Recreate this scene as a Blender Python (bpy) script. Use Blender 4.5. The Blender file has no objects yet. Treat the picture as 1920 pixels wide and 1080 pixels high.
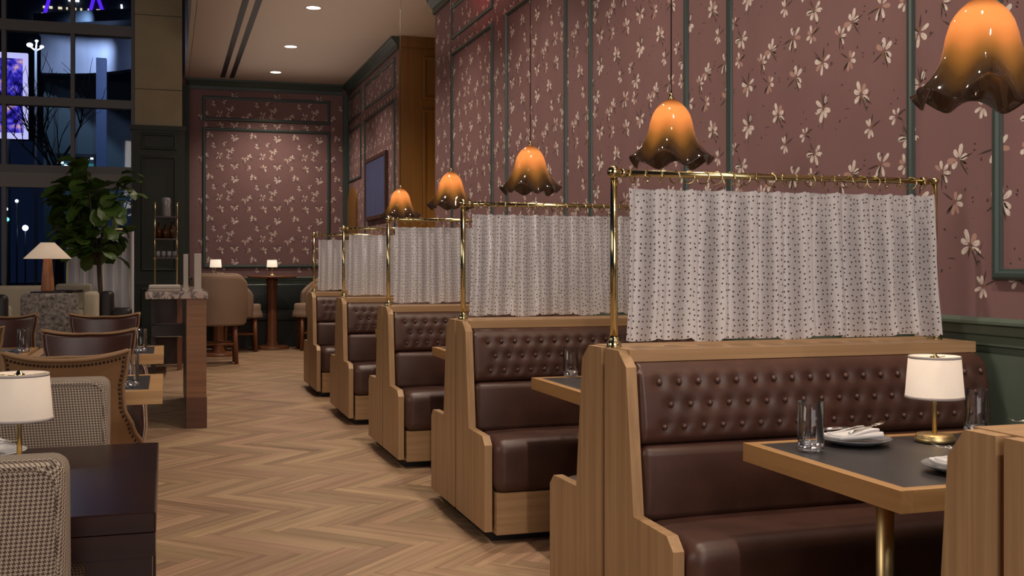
import bpy, bmesh, math, random
from mathutils import Vector, Matrix, Euler
R = math.radians
PI = math.pi
rnd = random.Random(7)
S = bpy.context.scene
COL = S.collection

# ------------------------------------------------------------------ camera, world, lights, exposure
CAMH = 1.28
YAW = math.atan(648 / 2050)
cd = bpy.data.cameras.new('camera')
cd.sensor_width = 36.0
cd.lens = 2050 / 1920 * 36
cd.shift_y = -43 / 1920
cd.clip_start = 0.05
cd.clip_end = 400
cam = bpy.data.objects.new('camera', cd)
COL.objects.link(cam)
cam.location = (0, 0, CAMH)
cam.rotation_euler = (R(90), 0, -YAW)
S.camera = cam

S.view_settings.view_transform = 'Standard'
S.view_settings.look = 'None'
S.view_settings.exposure = 0.0
S.view_settings.gamma = 1.0
S.view_settings.use_curve_mapping = False
S.cycles.max_bounces = 8
S.cycles.sample_clamp_indirect = 4.0
S.cycles.use_denoising = True
S.cycles.caustics_reflective = False
S.cycles.caustics_refractive = False

w = bpy.data.worlds.new('night')
S.world = w
w.use_nodes = True
w.node_tree.nodes['Background'].inputs[0].default_value = (0.003, 0.006, 0.016, 1)
w.node_tree.nodes['Background'].inputs[1].default_value = 1.0

WARM = (1.0, 0.74, 0.50)
NEUT = (1.0, 0.84, 0.68)
def lamp(name, kind, loc, energy, color=WARM, rot=(0, 0, 0), **kw):
    l = bpy.data.lights.new(name, kind)
    l.energy = energy
    l.color = color
    for k, v in kw.items():
        setattr(l, k, v)
    o = bpy.data.objects.new(name, l)
    COL.objects.link(o)
    o.location = loc
    o.rotation_euler = rot
    return o

# recessed ceiling downlights: the row over the aisle continues behind the camera
DOWN_Y = [16.96, 14.91, 12.58, 10.4, 8.25, 6.1, 3.95, 1.8, -0.4]
for y in DOWN_Y:
    lamp('downlight_beam', 'SPOT', (1.595, y, 4.17), 200, NEUT, spot_size=R(128), spot_blend=1.0, shadow_soft_size=0.05)
# added soft fill lights from the lobby side, not actual fixtures
lamp('lobby_fill', 'AREA', (-7.5, 2.0, 4.6), 190, NEUT, rot=(0, R(-62), 0), size=3.0)
lamp('lobby_fill', 'AREA', (-8.0, 9.5, 4.6), 45, NEUT, rot=(0, R(-62), 0), size=3.0)
# red exit sign on the ceiling, just above the frame
lamp('exit_sign_glow', 'POINT', (2.55, 9.9, 4.0), 3.0, (1.0, 0.08, 0.10), shadow_soft_size=0.1)
# added fill light behind the camera, standing in for the rest of the room
lamp('rear_fill', 'AREA', (0.8, -3.4, 2.9), 200, (1.0, .90, .84), rot=(R(78), 0, R(-8)), size=4.0)
# added upward fill to brighten the dining ceiling; there is no cove
lamp('ceiling_fill', 'AREA', (1.7, 8.5, 3.5), 34, (1.0, .86, .74), rot=(PI, 0, 0), shape='RECTANGLE', size=1.8, size_y=17)
# warm lamp inside the panelled recess
lamp('recess_lamp', 'POINT', (3.75, 13.0, 1.9), 9, (1.0, 0.58, 0.20), shadow_soft_size=0.12)

# ------------------------------------------------------------------ node helpers / materials
def new_mat(name):
    m = bpy.data.materials.new(name)
    m.use_nodes = True
    nt = m.node_tree
    return m, nt, nt.nodes, nt.links, nt.nodes['Principled BSDF']

def srgb(r, g, b):
    f = lambda c: (c / 12.92) if c <= 0.04045 else ((c + 0.055) / 1.055) ** 2.4
    return (f(r / 255), f(g / 255), f(b / 255), 1)

def c4(c):
    return tuple(c) if len(c) == 4 else tuple(c) + (1,)

def plain(name, col, rough=0.5, metal=0.0, bump=0.0, bscale=200.0, var=0.0, vscale=8.0, **kw):
    m, nt, N, L, P = new_mat(name)
    P.inputs['Base Color'].default_value = c4(col)
    P.inputs['Roughness'].default_value = rough
    P.inputs['Metallic'].default_value = metal
    for k, v in kw.items():
        P.inputs[k].default_value = v
    tc = N.new('ShaderNodeTexCoord')
    if var > 0:
        nz = N.new('ShaderNodeTexNoise'); nz.inputs['Scale'].default_value = vscale
        nz.inputs['Detail'].default_value = 4
        L.new(tc.outputs['Object'], nz.inputs['Vector'])
        hs = N.new('ShaderNodeHueSaturation')
        hs.inputs['Color'].default_value = c4(col)
        mr = N.new('ShaderNodeMapRange')
        mr.inputs[1].default_value = 0.3; mr.inputs[2].default_value = 0.7
        mr.inputs[3].default_value = 1 - var; mr.inputs[4].default_value = 1 + var
        L.new(nz.outputs[0], mr.inputs[0]); L.new(mr.outputs[0], hs.inputs['Value'])
        L.new(hs.outputs[0], P.inputs['Base Color'])
    if bump > 0:
        nb = N.new('ShaderNodeTexNoise'); nb.inputs['Scale'].default_value = bscale
        nb.inputs['Detail'].default_value = 2
        L.new(tc.outputs['Object'], nb.inputs['Vector'])
        bp = N.new('ShaderNodeBump'); bp.inputs['Strength'].default_value = bump
        bp.inputs['Distance'].default_value = 0.002
        L.new(nb.outputs[0], bp.inputs['Height']); L.new(bp.outputs[0], P.inputs['Normal'])
    return m

def wood(name, ca, cb, axis='z', scale=1.0, rough=0.45, use_uv=False, vary=0.0, spec=0.4):
    m, nt, N, L, P = new_mat(name)
    P.inputs['Roughness'].default_value = rough
    P.inputs['Specular IOR Level'].default_value = spec
    tc = N.new('ShaderNodeTexCoord')
    mp = N.new('ShaderNodeMapping')
    s = {'x': (1.2, 34, 34), 'y': (34, 1.2, 34), 'z': (34, 34, 1.2)}[axis]
    mp.inputs['Scale'].default_value = tuple(a * scale for a in s)
    oi = N.new('ShaderNodeObjectInfo')
    src = tc.outputs['UV'] if use_uv else tc.outputs['Object']
    if vary > 0:
        geo = N.new('ShaderNodeNewGeometry')
        ad = N.new('ShaderNodeMath'); ad.operation = 'ADD'
        L.new(oi.outputs['Random'], ad.inputs[0]); L.new(geo.outputs['Random Per Island'], ad.inputs[1])
        fr = N.new('ShaderNodeMath'); fr.operation = 'FRACT'
        L.new(ad.outputs[0], fr.inputs[0])
        sc = N.new('ShaderNodeMath'); sc.operation = 'MULTIPLY'; sc.inputs[1].default_value = 37.0
        L.new(fr.outputs[0], sc.inputs[0])
        va = N.new('ShaderNodeVectorMath'); va.operation = 'ADD'
        L.new(src, va.inputs[0]); L.new(sc.outputs[0], va.inputs[1])
        src = va.outputs[0]
    L.new(src, mp.inputs['Vector'])
    nz = N.new('ShaderNodeTexNoise')
    nz.inputs['Scale'].default_value = 1.0; nz.inputs['Detail'].default_value = 5
    nz.inputs['Distortion'].default_value = 0.6
    L.new(mp.outputs[0], nz.inputs['Vector'])
    rp = N.new('ShaderNodeValToRGB')
    rp.color_ramp.elements[0].position = 0.32; rp.color_ramp.elements[0].color = c4(cb)
    rp.color_ramp.elements[1].position = 0.68; rp.color_ramp.elements[1].color = c4(ca)
    L.new(nz.outputs[0], rp.inputs[0])
    out = rp.outputs[0]
    if vary > 0:
        hs = N.new('ShaderNodeHueSaturation')
        mr = N.new('ShaderNodeMapRange')
        mr.inputs[3].default_value = 1 - vary; mr.inputs[4].default_value = 1 + vary * 0.65
        L.new(fr.outputs[0], mr.inputs[0]); L.new(mr.outputs[0], hs.inputs['Value'])
        mh = N.new('ShaderNodeMath'); mh.operation = 'MULTIPLY'; mh.inputs[1].default_value = 7.31
        L.new(fr.outputs[0], mh.inputs[0])
        f2 = N.new('ShaderNodeMath'); f2.operation = 'FRACT'; L.new(mh.outputs[0], f2.inputs[0])
        m2 = N.new('ShaderNodeMapRange'); m2.inputs[3].default_value = 0.487; m2.inputs[4].default_value = 0.508
        L.new(f2.outputs[0], m2.inputs[0]); L.new(m2.outputs[0], hs.inputs['Hue'])
        L.new(out, hs.inputs['Color'])
        out = hs.outputs[0]
    L.new(out, P.inputs['Base Color'])
    bp = N.new('ShaderNodeBump'); bp.inputs['Strength'].default_value = 0.12; bp.inputs['Distance'].default_value = 0.001
    L.new(nz.outputs[0], bp.inputs['Height']); L.new(bp.outputs[0], P.inputs['Normal'])
    return m

def emis(name, col, strength, base=(0.02, 0.02, 0.02)):
    m, nt, N, L, P = new_mat(name)
    P.inputs['Base Color'].default_value = c4(base)
    P.inputs['Emission Color'].default_value = c4(col)
    P.inputs['Emission Strength'].default_value = strength
    return m

M = {}
OAK_A, OAK_B = (0.45, 0.285, 0.150), (0.33, 0.20, 0.100)
M['oak_v'] = wood('oak_vertical', OAK_A, OAK_B, 'z')
M['oak_h'] = wood('oak_long', OAK_A, OAK_B, 'x')
M['oak_y'] = wood('oak_cross', OAK_A, OAK_B, 'y')
M['table_oak'] = wood('table_edge_oak', (0.46, 0.27, 0.11), (0.35, 0.19, 0.072), 'x', 0.9)
M['plank'] = wood('floor_plank_oak', (0.46, 0.31, 0.19), (0.27, 0.172, 0.10), 'x', 0.9, 0.36, True, 0.24)
M['floor_dark'] = wood('floor_border', (0.10, 0.055, 0.03), (0.07, 0.035, 0.02), 'y')
M['console_wood'] = wood('console_wood', (0.25, 0.115, 0.05), (0.18, 0.075, 0.032), 'x')
M['console_dark'] = plain('console_dark', (0.035, 0.014, 0.009), 0.4)
M['mahogany'] = wood('mahogany', (0.022, 0.007, 0.006), (0.013, 0.004, 0.004), 'x', 1.0, 0.26)
M['red_wood'] = wood('stool_wood', (0.20, 0.075, 0.03), (0.13, 0.045, 0.018), 'z', 1.0, 0.4)
M['amber_wood'] = wood('recess_wood', (0.21, 0.10, 0.020), (0.175, 0.077, 0.014), 'z', 0.6, 0.5)
M['leather'] = plain('brown_leather', (0.066, 0.029, 0.021), 0.42, bump=0.25, bscale=260, var=0.22, vscale=9)
M['button'] = plain('brown_button', (0.080, 0.038, 0.029), 0.26)
M['leather_red'] = plain('red_brown_leather', (0.045, 0.013, 0.008), 0.32, bump=0.2, bscale=260, var=0.25, vscale=10)
M['tan'] = plain('tan_suede', (0.17, 0.085, 0.033), 0.85, var=0.12, vscale=6, bump=0.1, bscale=400)
M['tan_welt'] = plain('tan_welt', (0.24, 0.14, 0.07), 0.8)
M['nail'] = plain('dark_nail', (0.035, 0.016, 0.008), 0.35, 0.6)
M['brass'] = plain('polished_brass', (0.60, 0.51, 0.28), 0.15, 1.0)
M['brass_dull'] = plain('brushed_brass', (0.62, 0.49, 0.25), 0.38, 1.0)
M['steel'] = plain('steel', (0.72, 0.71, 0.69), 0.15, 1.0)
M['slate'] = plain('slate_inlay', (0.027, 0.025, 0.027), 0.40, var=0.15, vscale=12)
M['mauve'] = plain('mauve_wallpaper', (0.195, 0.103, 0.104), 0.72, var=0.05, vscale=3)
M['petal'] = plain('petal_print', (0.66, 0.58, 0.53), 0.75, var=0.12, vscale=60)
M['petal_pink'] = plain('petal_blush_print', (0.40, 0.24, 0.20), 0.75)
M['stem'] = plain('stem_print', (0.045, 0.028, 0.022), 0.75)
M['bluegrey'] = plain('bluegrey_print', (0.16, 0.13, 0.16), 0.75)
M['centre'] = plain('flower_centre_print', (0.22, 0.11, 0.03), 0.75)
M['green'] = plain('green_paint', (0.085, 0.115, 0.090), 0.42)
M['moulding'] = plain('moulding_green', (0.035, 0.057, 0.051), 0.34)
M['darkgreen'] = plain('dark_green_paint', (0.012, 0.017, 0.009), 0.55)
M['bench_green'] = plain('bench_leather', (0.012, 0.018, 0.015), 0.4)
M['stone'] = plain('beige_stone', (0.30, 0.24, 0.14), 0.6, var=0.06, vscale=5)
M['joint'] = plain('stone_joint', (0.06, 0.045, 0.03), 0.8)
M['ceiling'] = plain('ceiling_paint', (0.52, 0.42, 0.35), 0.8)
M['black'] = plain('black', (0.008, 0.007, 0.007), 0.5)
M['frame'] = plain('window_frame', (0.10, 0.095, 0.095), 0.45)
M['transom'] = plain('window_transom', (0.17, 0.16, 0.15), 0.5)
M['porcelain'] = plain('porcelain', (0.62, 0.63, 0.66), 0.12)
M['plate_dark'] = plain('grey_plate', (0.16, 0.17, 0.19), 0.2)
M['napkin'] = plain('white_napkin', (0.70, 0.69, 0.70), 0.85, bump=0.2, bscale=300)
M['cord'] = plain('black_cord', (0.012, 0.009, 0.008), 0.5)
M['boucle'] = plain('patterned_fabric', (0.19, 0.165, 0.15), 0.9, var=0.75, vscale=34)
M['cream'] = plain('cream_upholstery', (0.42, 0.37, 0.28), 0.8)
M['stool_cloth'] = plain('taupe_velvet', (0.25, 0.165, 0.115), 0.75, var=0.05, vscale=4)
M['stool_welt'] = plain('pale_velvet_edge', (0.42, 0.31, 0.22), 0.75)
M['lamp_wood'] = wood('lamp_wood', (0.42, 0.19, 0.10), (0.33, 0.14, 0.07), 'z')
M['leaf'] = plain('leaf_green', (0.055, 0.11, 0.014), 0.45, var=0.45, vscale=5)
M['bark'] = plain('bark', (0.06, 0.04, 0.028), 0.9)
M['pot'] = plain('dark_planter', (0.03, 0.02, 0.015), 0.5)
M['soil'] = plain('soil', (0.02, 0.013, 0.01), 0.95)
M['sheer'] = plain('white_sheer', (0.62, 0.62, 0.66), 0.85)
M['blue_art'] = wood('blue_art', (0.075, 0.085, 0.20), (0.045, 0.055, 0.14), 'z', 1.5, 0.7)
M['art_frame'] = plain('art_frame', (0.05, 0.015, 0.008), 0.4)
M['paper'] = plain('menu_card', (0.40, 0.36, 0.32), 0.7)
M['bottle_amber'] = plain('amber_bottle', (0.06, 0.022, 0.005), 0.08)
M['bottle_clear'] = plain('grey_glass_jar', (0.22, 0.22, 0.23), 0.08)
M['hot'] = emis('lamp_bulb', (1.0, 0.80, 0.55), 6)
M['downlight'] = emis('downlight_lens', (1.0, 0.88, 0.74), 9)
M['white_trim'] = plain('white_trim', (0.55, 0.48, 0.42), 0.5)

def marble():
    m, nt, N, L, P = new_mat('marble')
    tc = N.new('ShaderNodeTexCoord')
    nz = N.new('ShaderNodeTexNoise'); nz.inputs['Scale'].default_value = 9; nz.inputs['Detail'].default_value = 8
    nz.inputs['Distortion'].default_value = 1.4
    L.new(tc.outputs['Object'], nz.inputs['Vector'])
    rp = N.new('ShaderNodeValToRGB')
    e = rp.color_ramp.elements
    e[0].position = 0.40; e[0].color = (0.45, 0.37, 0.31, 1)
    e[1].position = 0.56; e[1].color = (0.40, 0.30, 0.25, 1)
    k = rp.color_ramp.elements.new(0.49); k.color = (0.05, 0.035, 0.035, 1)
    L.new(nz.outputs[0], rp.inputs[0]); L.new(rp.outputs[0], P.inputs['Base Color'])
    P.inputs['Roughness'].default_value = 0.10
    return m
M['marble'] = marble()

def math_node(N, L, op, a, b=None, c=None):
    n = N.new('ShaderNodeMath'); n.operation = op
    for i, v in enumerate((a, b, c)):
        if v is None:
            continue
        if isinstance(v, (int, float)):
            n.inputs[i].default_value = v
        else:
            L.new(v, n.inputs[i])
    return n.outputs[0]

def houndstooth(period):
    m, nt, N, L, P = new_mat('houndstooth_wool')
    tc = N.new('ShaderNodeTexCoord')
    sp = N.new('ShaderNodeSeparateXYZ'); L.new(tc.outputs['Object'], sp.inputs[0])
    u = math_node(N, L, 'ADD', sp.outputs['X'], sp.outputs['Y'])
    v = math_node(N, L, 'ADD', sp.outputs['Z'], sp.outputs['Y'])
    k = 8.0 / period
    i = math_node(N, L, 'FLOOR', math_node(N, L, 'MULTIPLY', u, k))
    j = math_node(N, L, 'FLOOR', math_node(N, L, 'MULTIPLY', v, k))
    wa = math_node(N, L, 'LESS_THAN', math_node(N, L, 'FLOORED_MODULO', i, 8.0), 4.0)
    we = math_node(N, L, 'LESS_THAN', math_node(N, L, 'FLOORED_MODULO', j, 8.0), 4.0)
    tw = math_node(N, L, 'LESS_THAN', math_node(N, L, 'FLOORED_MODULO', math_node(N, L, 'SUBTRACT', i, j), 4.0), 2.0)
    a = math_node(N, L, 'MULTIPLY', tw, wa)
    b = math_node(N, L, 'MULTIPLY', math_node(N, L, 'SUBTRACT', 1.0, tw), we)
    f = math_node(N, L, 'ADD', a, b)
    mx = N.new('ShaderNodeMix'); mx.data_type = 'RGBA'
    mx.inputs[6].default_value = (0.40, 0.335, 0.26, 1)
    mx.inputs[7].default_value = (0.055, 0.034, 0.027, 1)
    L.new(f, mx.inputs[0]); L.new(mx.outputs[2], P.inputs['Base Color'])
    P.inputs['Roughness'].default_value = 0.9
    return m
M['hound'] = houndstooth(0.0088)

def curtain_cloth(name='dotted_curtain_cloth', rough=0.36, spec=0.35):
    m, nt, N, L, P = new_mat(name)
    tc = N.new('ShaderNodeTexCoord')
    vo = N.new('ShaderNodeTexVoronoi'); vo.voronoi_dimensions = '2D'; vo.feature = 'F1'
    vo.inputs['Scale'].default_value = 1 / 0.0205; vo.inputs['Randomness'].default_value = 0.5
    L.new(tc.outputs['UV'], vo.inputs['Vector'])
    lt = N.new('ShaderNodeMapRange')
    lt.inputs[1].default_value = 0.12; lt.inputs[2].default_value = 0.19
    lt.inputs[3].default_value = 1.0; lt.inputs[4].default_value = 0.0
    L.new(vo.outputs['Distance'], lt.inputs[0])
    mx = N.new('ShaderNodeMix'); mx.data_type = 'RGBA'
    mx.inputs[6].default_value = (0.66, 0.645, 0.67, 1)
    mx.inputs[7].default_value = (0.05, 0.03, 0.03, 1)
    L.new(lt.outputs[0], mx.inputs[0])
    L.new(mx.outputs[2], P.inputs['Base Color'])
    P.inputs['Roughness'].default_value = rough
    P.inputs['Specular IOR Level'].default_value = spec
    tr = N.new('ShaderNodeBsdfTranslucent')
    L.new(mx.outputs[2], tr.inputs[0])
    ms = N.new('ShaderNodeMixShader'); ms.inputs[0].default_value = 0.28
    L.new(P.outputs[0], ms.inputs[1]); L.new(tr.outputs[0], ms.inputs[2])
    L.new(ms.outputs[0], N['Material Output'].inputs[0])
    return m
M['curtain'] = curtain_cloth()
M['curtain_glossy'] = curtain_cloth('glossy_dotted_curtain_cloth', 0.17, 0.9)

def amber_glass():
    m, nt, N, L, P = new_mat('smoked_amber_glass')
    tc = N.new('ShaderNodeTexCoord')
    sp = N.new('ShaderNodeSeparateXYZ'); L.new(tc.outputs['UV'], sp.inputs[0])
    rp = N.new('ShaderNodeValToRGB')
    e = rp.color_ramp.elements
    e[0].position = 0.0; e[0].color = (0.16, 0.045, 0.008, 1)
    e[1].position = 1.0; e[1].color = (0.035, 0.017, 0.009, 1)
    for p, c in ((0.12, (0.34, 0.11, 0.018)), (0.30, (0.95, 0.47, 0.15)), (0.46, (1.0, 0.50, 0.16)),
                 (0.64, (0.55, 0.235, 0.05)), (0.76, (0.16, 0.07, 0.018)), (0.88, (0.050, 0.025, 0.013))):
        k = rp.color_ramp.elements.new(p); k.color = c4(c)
    L.new(sp.outputs['Y'], rp.inputs[0])
    hs = N.new('ShaderNodeHueSaturation'); hs.inputs['Value'].default_value = 0.35
    L.new(rp.outputs[0], hs.inputs['Color'])
    L.new(hs.outputs[0], P.inputs['Base Color'])
    P.inputs['Roughness'].default_value = 0.06
    P.inputs['Coat Weight'].default_value = 0.6
    P.inputs['Coat Roughness'].default_value = 0.03
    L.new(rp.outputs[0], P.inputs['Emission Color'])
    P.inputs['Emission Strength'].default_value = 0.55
    tr = N.new('ShaderNodeBsdfTranslucent'); L.new(rp.outputs[0], tr.inputs[0])
    ms = N.new('ShaderNodeMixShader'); ms.inputs[0].default_value = 0.35
    L.new(P.outputs[0], ms.inputs[1]); L.new(tr.outputs[0], ms.inputs[2])
    L.new(ms.outputs[0], N['Material Output'].inputs[0])
    return m
M['amber'] = amber_glass()

def shade_cloth(name, em, col=(1.0, 0.80, 0.62)):
    m, nt, N, L, P = new_mat(name)
    tc = N.new('ShaderNodeTexCoord')
    nz = N.new('ShaderNodeTexNoise'); nz.inputs['Scale'].default_value = 160
    L.new(tc.outputs['Object'], nz.inputs['Vector'])
    mr = N.new('ShaderNodeMapRange'); mr.inputs[3].default_value = 0.8; mr.inputs[4].default_value = 1.1
    L.new(nz.outputs[0], mr.inputs[0])
    sc = N.new('ShaderNodeVectorMath'); sc.operation = 'SCALE'
    sc.inputs[0].default_value = col
    L.new(mr.outputs[0], sc.inputs['Scale'])
    L.new(sc.outputs[0], P.inputs['Emission Color'])
    P.inputs['Base Color'].default_value = (0.62, 0.54, 0.46, 1)
    P.inputs['Roughness'].default_value = 0.9
    P.inputs['Emission Strength'].default_value = em
    return m
M['shade_lit'] = shade_cloth('linen_shade_lit', 0.42)
M['shade_dim'] = shade_cloth('linen_shade_dim', 0.16)
M['shade_far'] = shade_cloth('linen_shade_far', 0.75)
M['shade_cone'] = shade_cloth('cone_shade', 0.30, (1.0, 0.72, 0.48))
M['shade_trim'] = plain('shade_trim', (0.45, 0.40, 0.38), 0.8)

def clear_glass(name='clear_tumbler_glass', gl=0.0):
    m, nt, N, L, P = new_mat(name)
    t = N.new('ShaderNodeBsdfTransparent'); t.inputs[0].default_value = (0.985, 0.99, 0.99, 1)
    g = N.new('ShaderNodeBsdfGlossy'); g.inputs['Roughness'].default_value = 0.03
    g.inputs[0].default_value = (.95, .97, 1, 1)
    lw = N.new('ShaderNodeLayerWeight'); lw.inputs[0].default_value = 0.32
    mr = N.new('ShaderNodeMapRange'); mr.inputs[3].default_value = gl; mr.inputs[4].default_value = 0.9
    ms = N.new('ShaderNodeMixShader')
    L.new(lw.outputs['Fresnel'], mr.inputs[0]); L.new(mr.outputs[0], ms.inputs[0]); L.new(t.outputs[0], ms.inputs[1]); L.new(g.outputs[0], ms.inputs[2])
    L.new(ms.outputs[0], N['Material Output'].inputs[0])
    return m
M['glass_base'] = clear_glass('thick_glass_base', 0.30)
M['glass'] = clear_glass()

def pane_glass():
    m, nt, N, L, P = new_mat('window_pane_glass')
    t = N.new('ShaderNodeBsdfTransparent'); t.inputs[0].default_value = (0.93, 0.95, 1.0, 1)
    g = N.new('ShaderNodeBsdfGlossy'); g.inputs['Roughness'].default_value = 0.02
    fr = N.new('ShaderNodeFresnel'); fr.inputs[0].default_value = 1.45
    ms = N.new('ShaderNodeMixShader')
    L.new(fr.outputs[0], ms.inputs[0]); L.new(t.outputs[0], ms.inputs[1]); L.new(g.outputs[0], ms.inputs[2])
    L.new(ms.outputs[0], N['Material Output'].inputs[0])
    return m
M['pane'] = pane_glass()

def billboard():
    m, nt, N, L, P = new_mat('billboard_screen')
    tc = N.new('ShaderNodeTexCoord')
    nz = N.new('ShaderNodeTexNoise'); nz.inputs['Scale'].default_value = 1.3; nz.inputs['Detail'].default_value = 6
    nz.inputs['Distortion'].default_value = 2.0
    L.new(tc.outputs['Object'], nz.inputs['Vector'])
    rp = N.new('ShaderNodeValToRGB'); e = rp.color_ramp.elements
    e[0].position = 0.36; e[0].color = (0.004, 0.002, 0.03, 1)
    e[1].position = 0.68; e[1].color = (0.80, 0.55, 0.75, 1)
    for p, c in ((0.45, (0.03, 0.02, 0.42)), (0.52, (0.13, 0.10, 0.75)), (0.58, (0.45, 0.22, 0.35))):
        k = rp.color_ramp.elements.new(p); k.color = c4(c)
    L.new(nz.outputs[0], rp.inputs[0]); L.new(rp.outputs[0], P.inputs['Emission Color'])
    P.inputs['Emission Strength'].default_value = 1.0
    P.inputs['Base Color'].default_value = (0, 0, 0, 1)
    return m
M['billboard'] = billboard()
M['bill_edge'] = emis('billboard_edge_light', (0.62, 0.60, 1.0), 1.0)
M['street_lamp_glow'] = emis('street_lamp_glow', (0.75, 0.85, 1.0), 9)
M['white_glow'] = emis('white_glow', (0.75, 0.85, 1.0), 2.2)
M['yellow_window'] = emis('yellow_window', (1.0, 0.85, 0.55), 1.0)
M['purple_neon'] = emis('purple_neon', (0.10, 0.02, 0.85), 1.1)
M['teal_sign'] = emis('teal_sign', (0.06, 0.36, 0.40), 0.45)
M['teal_glow'] = emis('teal_glow', (0.15, 0.85, 0.80), 3)
M['concrete_blue'] = plain('lit_concrete', (0.30, 0.32, 0.38), 0.8, var=0.1, vscale=1)
M['night_dark'] = plain('dark_facade', (0.02, 0.028, 0.035), 0.5)
M['night_teal'] = plain('dark_teal_cladding', (0.02, 0.05, 0.055), 0.5)
M['blue_column'] = emis('blue_lit_column', (0.05, 0.13, 0.32), 0.16, (0.1, 0.12, 0.2))
M['asphalt'] = plain('asphalt', (0.02, 0.022, 0.026), 0.6)

# ------------------------------------------------------------------ mesh helpers
class MB:
    def __init__(self):
        self.v = []; self.f = []; self.mi = []; self.sm = []; self.uv = []
    def add(self, verts, faces, mi=0, smooth=False, uvs=None):
        o = len(self.v)
        self.v += [tuple(p) for p in verts]
        for k, f in enumerate(faces):
            self.f.append(tuple(i + o for i in f)); self.mi.append(mi); self.sm.append(smooth)
            self.uv.append(uvs[k] if uvs else None)
    def box(self, x0, x1, y0, y1, z0, z1, mi=0):
        v = [(x, y, z) for x in (x0, x1) for y in (y0, y1) for z in (z0, z1)]
        self.add(v, [(0, 1, 3, 2), (4, 6, 7, 5), (0, 4, 5, 1), (2, 3, 7, 6), (0, 2, 6, 4), (1, 5, 7, 3)], mi)
    def rbox(self, x0, x1, y0, y1, z0, z1, r, seg=3, mi=0, smooth=True, warp=None, cuts=0):
        bm = bmesh.new()
        bmesh.ops.create_cube(bm, size=1)
        for p in bm.verts:
            p.co = Vector(((x0 + x1) / 2 + p.co.x * (x1 - x0), (y0 + y1) / 2 + p.co.y * (y1 - y0), (z0 + z1) / 2 + p.co.z * (z1 - z0)))
        bmesh.ops.bevel(bm, geom=list(bm.edges), offset=r, segments=seg, profile=0.5, affect='EDGES')
        if cuts:
            for ax, a, b in ((0, x0, x1), (1, y0, y1), (2, z0, z1)):
                for i in range(1, cuts):
                    nrm = [0, 0, 0]; nrm[ax] = 1
                    co = [0, 0, 0]; co[ax] = a + (b - a) * i / cuts
                    bmesh.ops.bisect_plane(bm, geom=bm.verts[:] + bm.edges[:] + bm.faces[:], plane_co=co, plane_no=nrm)
        bm.verts.index_update()
        vs = [p.co.copy() for p in bm.verts]
        if warp:
            vs = [warp(p) for p in vs]
        self.add(vs, [[q.index for q in f.verts] for f in bm.faces], mi, smooth)
        bm.free()
    def prism(self, poly, axis, a, b, mi=0):
        # poly: 2D points of the other two axes in order (y,z) for x, (x,z) for y, (x,y) for z
        n = len(poly)
        def P(p, t):
            return {'x': (t, p[0], p[1]), 'y': (p[0], t, p[1]), 'z': (p[0], p[1], t)}[axis]
        v = [P(p, a) for p in poly] + [P(p, b) for p in poly]
        f = [tuple(range(n - 1, -1, -1)), tuple(range(n, 2 * n))]
        f += [(i, (i + 1) % n, n + (i + 1) % n, n + i) for i in range(n)]
        self.add(v, f, mi)
    def cyl(self, p0, p1, r0, r1=None, n=16, mi=0, caps=True, smooth=True):
        r1 = r0 if r1 is None else r1
        p0 = Vector(p0); p1 = Vector(p1)
        d = (p1 - p0).normalized()
        a = d.orthogonal().normalized(); b = d.cross(a)
        v = []
        for p, r in ((p0, r0), (p1, r1)):
            for i in range(n):
                t = 2 * PI * i / n
                v.append(p + a * (r * math.cos(t)) + b * (r * math.sin(t)))
        self.add(v, [(i, (i + 1) % n, n + (i + 1) % n, n + i) for i in range(n)], mi, smooth)
        if caps:
            self.add(v[:n], [tuple(range(n - 1, -1, -1))], mi)
            self.add(v[n:], [tuple(range(n))], mi)
    def tube(self, pts, r, n=8, mi=0, closed=False):
        pts = [Vector(p) for p in pts]
        m = len(pts)
        v = []
        prev = None
        for i, p in enumerate(pts):
            if closed:
                d = (pts[(i + 1) % m] - pts[i - 1]).normalized()
            else:
                d = (pts[min(i + 1, m - 1)] - pts[max(i - 1, 0)]).normalized()
            if prev is None:
                a = d.orthogonal().normalized()
            else:
                a = (prev - d * prev.dot(d)).normalized()
            prev = a
            b = d.cross(a)
            rr = r[i] if isinstance(r, (list, tuple)) else r
            for k in range(n):
                t = 2 * PI * k / n
                v.append(p + a * (rr * math.cos(t)) + b * (rr * math.sin(t)))
        f = []
        for i in range(m if closed else m - 1):
            j = (i + 1) % m
            f += [(i * n + k, i * n + (k + 1) % n, j * n + (k + 1) % n, j * n + k) for k in range(n)]
        if not closed:
            f.append(tuple(range(n - 1, -1, -1))); f.append(tuple(range((m - 1) * n, m * n)))
        self.add(v, f, mi, True)
    def lathe(self, prof, n=24, c=(0, 0, 0), mi=0, smooth=True):
        v = []; f = []
        for r, z in prof:
            for i in range(n):
                t = 2 * PI * i / n
                v.append((c[0] + r * math.cos(t), c[1] + r * math.sin(t), c[2] + z))
        for j in range(len(prof) - 1):
            f += [(j * n + i, j * n + (i + 1) % n, (j + 1) * n + (i + 1) % n, (j + 1) * n + i) for i in range(n)]
        self.add(v, f, mi, smooth)
    def sphere(self, c, r, n=12, m=8, sz=1.0, mi=0):
        prof = [(max(1e-4, r * math.sin(PI * j / m)), -r * sz * math.cos(PI * j / m)) for j in range(m + 1)]
        self.lathe(prof, n, c, mi)
    def torus(self, c, R_, r, axis='x', n=14, m=6, mi=0):
        pts = []
        for i in range(n):
            t = 2 * PI * i / n
            a, b = R_ * math.cos(t), R_ * math.sin(t)
            pts.append({'x': (c[0], c[1] + a, c[2] + b), 'y': (c[0] + a, c[1], c[2] + b), 'z': (c[0] + a, c[1] + b, c[2])}[axis])
        self.tube(pts, r, m, mi, True)
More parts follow.
